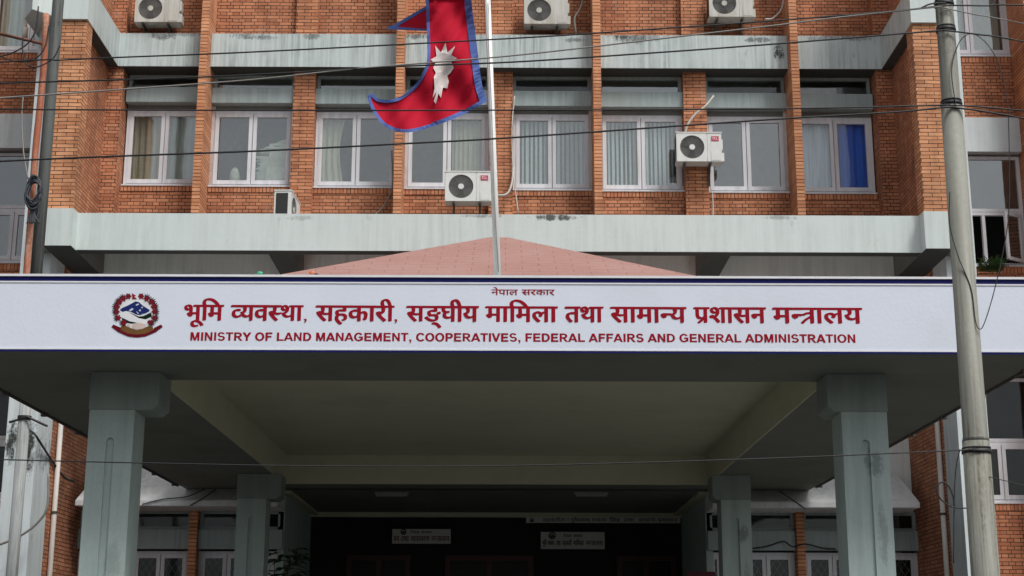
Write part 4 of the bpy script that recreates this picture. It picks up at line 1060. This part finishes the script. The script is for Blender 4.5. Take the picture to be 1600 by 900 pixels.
for pts, lb in (([(-20, 84), (0, 88), (25, 80), (45, 66), (56, 45), (60, 10)], 'slack black cable rising from the left edge towards the orange pipe'),
                ([(-20, 86), (0, 88), (20, 95), (45, 96), (62, 86), (72, 68), (76, 40)], 'slack black cable sagging across the orange pipe near the top left'),
                ([(36, 58), (35, 75), (40, 98), (52, 105), (68, 101), (84, 90), (94, 70)], 'slack black cable hooked round the dark pole at the top left'),
                ([(36, 150), (34, 190), (37, 240), (44, 280)], 'thin grey cable falling to the coil on the orange pipe')):
    m = MB(); m.tube(spline([P(x, y, YL - .32) for x, y in pts], 8), .011, 6); tag(m.build('slack_cable', M['black'] if 'black' in lb else M['greycable'], None, True), lb, 'cable', GL)
m = MB()
for k_ in range(16):
    c = P(53 + random.uniform(-1.5, 1.5), 300 + random.uniform(-6, 6), YL - .36 - .01 * (k_ % 4)); rx, rz = random.uniform(.08, .12), random.uniform(.15, .24)
    a0 = random.uniform(0, 6)
    m.tube([(c[0] + rx * math.cos(a), c[1] + .03 * math.sin(a * 2 + a0), c[2] + rz * math.sin(a)) for a in [i * 2 * math.pi / 24 for i in range(25)]], .013, 5)
for k_ in range(7):
    c0_ = P(50 + k_ * 1.6, 318, YL - .37); m.tube(spline([c0_, c0_ + Vector((random.uniform(-.05, .05), 0, -.15)), c0_ + Vector((random.uniform(-.06, .06), -.02, -.32))], 5), .012, 5)
tag(m.build('cable_coil', plain('coil_grey', (.035, .042, .055), .6), None, True), 'bundle of grey cable coiled on the orange pipe at the left', 'cable coil')
# black cable from the stained column to the brick flank
cable('branch_cable', [P(36, 668, 24.2), P(52, 676, 24.2), P(62, 690, 24.3), P(80, 718, 25.2), P(100, 745, 25.8), P(116, 752, 26.2)], .02, M['black'], 'black cable branching from the left pole clamp to the brick side wall', 'cable')
cable('looped_cable', [P(76, 740, 24.1), P(74, 790, 24.1), P(60, 815, 24.1), P(30, 838, 24.1), P(-20, 858, 24.1)], .02, M['greycable'], 'grey cable drooping from the brick side wall to the left edge', 'cable')

cable('looped_cable', [P(1176, 857, 27.15), P(1200, 853, 27.15), P(1224, 846, 27.15), P(1238, 854, 27.05), P(1258, 850, 27.1), P(1285, 856, 27.15), P(1306, 858, 27.15)], .014, M['black'], 'black cable looped along the lintels of the right ground-floor windows', 'cable')
for pts, lb in (([(222, 788), (255, 780), (292, 776), (320, 764)], 'thin dark cable lying across the left awning, reaching up to the canopy edge'),
                ([(297, 790), (318, 778), (338, 764)], 'short dark cable crossing the left awning near the rear column'),
                ([(1218, 768), (1240, 782), (1258, 795)], 'short dark cable crossing the right awning')):
    cable('awning_cable', [P(x, y, 26.28) for x, y in pts], .010, M['black'], lb, 'cable')
# ================================================================ PIPES ON THE BUILDING
wp = paint_mat('white_pipe_paint', (.74, .72, .68), (.35, .22, .15), .6)
def downpipe(px, py, X, label):
    p_ = P(px, py, X=X); m = MB(); m.tube([(X, p_[1], 0), (X, p_[1], 4), (X, p_[1], 7.9)], .045, 12)
    o = thing('downpipe', (X, p_[1], 0), label, 'pipe'); m.build('pipe', wp, o, True)
    c = MB()
    for z in (2, 4.0, 6): c.tube([(X, p_[1], z), (X, p_[1], z + .04)], .055, 12)
    c.build('pipe_clip', M['steel'], o)
downpipe(93, 690, -7.62 + .055, 'white downpipe on the left brick side wall beside the canopy')
downpipe(1466, 690, mir(-7.62) - .055, 'white downpipe on the right brick side wall near the grey pole')

# ================================================================ PORCH FITTINGS
GT = 'tube lights on the porch ceiling'
for px, lb in ((612, 'left tube light on the dark entrance ceiling'), (924, 'right tube light on the dark entrance ceiling')):
    p_ = P(px, 774, Z=ZS - .05)
    t_ = thing('tube_light', (p_[0], p_[1], ZS), lb, 'ceiling light', GT)
    m = MB(); m.box(p_[0] - .3, p_[0] + .3, p_[1] - .04, p_[1] + .04, ZS - .035, ZS - .001); m.build('housing', M['dim'], t_)
    m = MB(); m.tube([(p_[0] - .28, p_[1] - .03, ZS - .055), (p_[0] + .28, p_[1] - .03, ZS - .055)], .018, 10); m.build('tube', M['dim'], t_)
YE = 30.84
brd = plain('placard_white', (.62, .62, .58), .5, var=.05); ink = plain('placard_ink', (.03, .01, .012), .6); inkr = plain('placard_red_ink', (.12, .015, .02), .6)
def placard(x0, x1, y0, y1, lines, label, crest_at=None):
    a, b = P(x0, y0, YE), P(x1, y1, YE)
    o = thing('placard', ((a[0] + b[0]) / 2, YE, b[2]), label, 'sign')
    m = MB(); m.box(a[0], b[0], YE, YE + .03, b[2], a[2]); m.bevel(.004, 1); m.build('board', brd, o)
    for mt, items in lines:
        m = MB()
        for tk, xa, xb, yb, hpx in items:
            pa_, pb_ = P(xa, yb, YE), P(xb, yb, YE); put(m, shape(tk), pa_[0], pb_[0], pa_[2], hpx * K * YE / YS / .625, 0, Y=YE, nib=[(-.02, -.01), (.02, .01)])
        m.build('lettering', mt, o)
    if crest_at:
        m = MB(); c = P(*crest_at[:2], YE); r = crest_at[2] * K * YE / YS
        m.tube([(c[0] + r * math.cos(a_), YE - .006, c[2] + r * math.sin(a_)) for a_ in [i * 2 * math.pi / 20 for i in range(21)]], r * .25, 5)
        m.xz([(c[0] - r * .7, c[2] - r * .1), (c[0], c[2] + r * .55), (c[0] + r * .7, c[2] - r * .1), (c[0] + r * .4, c[2] - r * .6), (c[0] - r * .4, c[2] - r * .6)], YE - .006, .004)
        m.build('crest', ink, o)
NS = [(['न', 'े', 'प', 'ा', 'ल'], 0), (['स', 'र', 'क', 'ा', 'र'], 0)]
placard(613, 704, 826.5, 849.5, [(ink, [(NS[0][0], 641, 655, 833.5, 3.4), (NS[1][0], 658, 675, 833.5, 3.4)]),
                             (inkr, [(['व', 'न'], 615, 623.5, 845.5, 7), (['त', 'थ', 'ा'], 626.5, 638.5, 845.5, 7), (['व', 'ा', 'त', 'ा', 'व', 'र', 'ण'], 642, 671, 845.5, 7), (['म', 'न+', 'TRA', 'ा', 'ल', 'य'], 674, 702, 845.5, 7)])],
        'white placard with two lines of red script on the left of the dark entrance', (630.5, 831, 3.6))
placard(845, 945, 831, 858, [(ink, [(NS[0][0], 880, 893, 839.5, 4), (NS[1][0], 896, 910, 839.5, 4)]),
                             (ink, [(['भ', 'ू', 'ि', 'म'], 848, 854, 852, 6.4), (['व+', 'य', 'व', 'स+', 'थ', 'ा'], 856, 866, 852, 6.4), (['त', 'थ', 'ा'], 869, 876, 852, 6.4), (['स', 'ह', 'क', 'ा', 'र', 'ी'], 879, 893, 852, 6.4), (['म', 'ा', 'ि', 'म', 'ल', 'ा'], 896, 912, 852, 6.4), (['म', 'न+', 'TRA', 'ा', 'ल', 'य'], 916, 942, 852, 6.4)])],
        'larger white placard with a crest on the right of the dark entrance', (863, 837, 4.4))
placard(822, 1063, 808, 817.5, [(ink, [(['स', 'ह', 'क', 'ा', 'र', 'ी', 'त', 'ा'], 848, 883, 815, 4.6), (['र'], 886, 889, 815, 4.6), (['भ', 'ू', 'ि', 'म', 'व+', 'य', 'व', 'स+', 'थ', 'ा'], 892, 922, 815, 4.6), (['म', 'न+', 'TRA', 'ा', 'ल', 'य'], 925, 948, 815, 4.6),
                                  (['ि', 'स', 'ह'], 952, 969, 815, 4.6), (['द', 'र', 'ब', 'ा', 'र'], 975, 991, 815, 4.6), (['स', 'ा', 'म', 'ा', 'न+', 'य'], 998, 1024, 815, 4.6), (['PRA', 'श', 'ा', 'स', 'न'], 1028, 1058, 815, 4.6)])],
        'long narrow white placard along the top of the dark entrance', (831, 812.7, 2.6))
# maroon board at the foot of the picture
a, b = P(1073, 893, 26.2), P(1118, 925, 26.2)
mb_ = thing('maroon_board', ((a[0] + b[0]) / 2, 26.2, .15), 'maroon board on posts beside the right rear column', 'sign')
m = MB(); m.box(a[0], b[0], 26.2, 26.23, b[2] - .3, a[2]); m.build('panel', plain('maroon', (.1, .006, .02), .5), mb_)
m = MB()
for x in (a[0] + .05, b[0] - .05): m.box(x - .02, x + .02, 26.232, 26.26, .15, a[2] - .02)
m.build('posts', M['steel'], mb_)

# ================================================================ PLANTS AND SMALL THINGS
def leaf(m, p, d, L, wd, droop=.3):
    d = Vector(d).normalized(); s_ = d.cross(Vector((0, 0, 1)))
    if s_.length < .01: s_ = Vector((1, 0, 0))
    s_.normalize(); u_ = s_.cross(d)
    row = []
    for i, (t_, w_) in enumerate(((0, .15), (.3, .9), (.6, 1), (.85, .5), (1, .02))):
        c = Vector(p) + d * L * t_ + Vector((0, 0, -droop * L * t_ * t_)); fold = u_ * wd * .18 * w_
        row.append((m.bm.verts.new(c - s_ * wd / 2 * w_ + fold), m.bm.verts.new(c), m.bm.verts.new(c + s_ * wd / 2 * w_ + fold)))
    for i in range(4):
        for k_ in (0, 1): m.bm.faces.new((row[i][k_], row[i][k_+1], row[i+1][k_+1], row[i+1][k_]))
def green(name, c):
    m, t, p = new_mat(name); n = noise(t, pos(t), 9, 3)
    t.links.new(mixc(t, ramp(t, n, .3, .7), c, tuple(x * .55 for x in c)), p.inputs['Base Color']); p.inputs['Roughness'].default_value = .45; return m
gl1 = green('leaf_dark', (.035, .075, .03)); gl2 = green('leaf_fern', (.10, .19, .07))
pc0 = P(448, 900, 25.9)
pl = thing('potted_plant', (pc0[0], 25.9, .15), 'tall dark leafy plant in a pot behind the left rear column', 'plant')
m = MB(); m.tube([(pc0[0], 25.9, .15), (pc0[0], 25.9, .5), (pc0[0], 25.9, .55)], [.16, .22, .24], 20); m.build('pot', plain('clay', (.25, .1, .06), .8), pl)
m = MB(); m.tube(spline([(pc0[0], 25.9, .5), (pc0[0] + .05, 25.88, 1.5), (pc0[0] - .03, 25.92, 2.5), (pc0[0] + .04, 25.9, 3.3)], 6), [.03] * 6 + [.022] * 6 + [.012] * 7, 8); m.build('stem', plain('stem', (.08, .07, .03), .8), pl)
m = MB()
for i in range(280):
    z = random.uniform(1.0, 3.45); a_ = random.uniform(0, 6.28); r_ = random.uniform(.0, .26)
    leaf(m, (pc0[0] + r_ * math.cos(a_), 25.9 + r_ * math.sin(a_), z), (math.cos(a_), math.sin(a_), random.uniform(-.1, .6)), random.uniform(.2, .36), random.uniform(.08, .14), .4)
m.build('foliage', gl1, pl)
fc = P(1546, 424, 26.25)
fn = thing('fern', tuple(fc), 'green fern sprouting from the sill of the open wing window above the sign', 'plant')
m = MB()
for i in range(64):
    a_ = random.uniform(0, 6.28); el_ = random.uniform(.6, 1.5); d = Vector((math.cos(a_) * math.cos(el_), -abs(math.sin(a_)) * math.cos(el_) * .6, math.sin(el_)))
    L = random.uniform(.3, .6); p0_ = fc + Vector((random.uniform(-.18, .18), 0, -.05))
    for k_ in range(9):
        t_ = (k_ + 1) / 9; c = p0_ + d * L * t_ + Vector((0, 0, -.35 * L * t_ * t_))
        for sg in (-1, 1):
            s_ = d.cross(Vector((0, 0, 1))).normalized() * sg
            leaf(m, c, s_ + d * .7, .11 * (1.15 - t_), .024, .2)
m.build('fronds', gl2, fn)
for px, py, c, nm in ((406, 427.5, (.05, .4, .22), 'small green ball lying on the canopy edge behind the sign'), (488, 427, (.65, .2, .09), 'small orange ball lying on the canopy edge behind the sign')):
    p_ = P(px, py, 14.62); o = thing('festoon_bulb', (p_[0], 14.62, p_[2] - .05), nm, 'bulb')
    m = MB(); m.ball((p_[0], 14.62, p_[2]), .03, 14, (1.15, 1, .8)); m.build('globe', plain('plastic_' + ('green' if py > 427.2 else 'orange'), c, .4), o, True)
    m = MB(); m.cyl((p_[0] + .02, 14.62, p_[2] - .005), (p_[0] + .06, 14.62, p_[2] - .02), .014, 10); m.tube([(p_[0] + .06, 14.62, p_[2] - .02), (p_[0] + .09, 14.62, 5.29)], .006, 5); m.build('socket', M['black'], o)
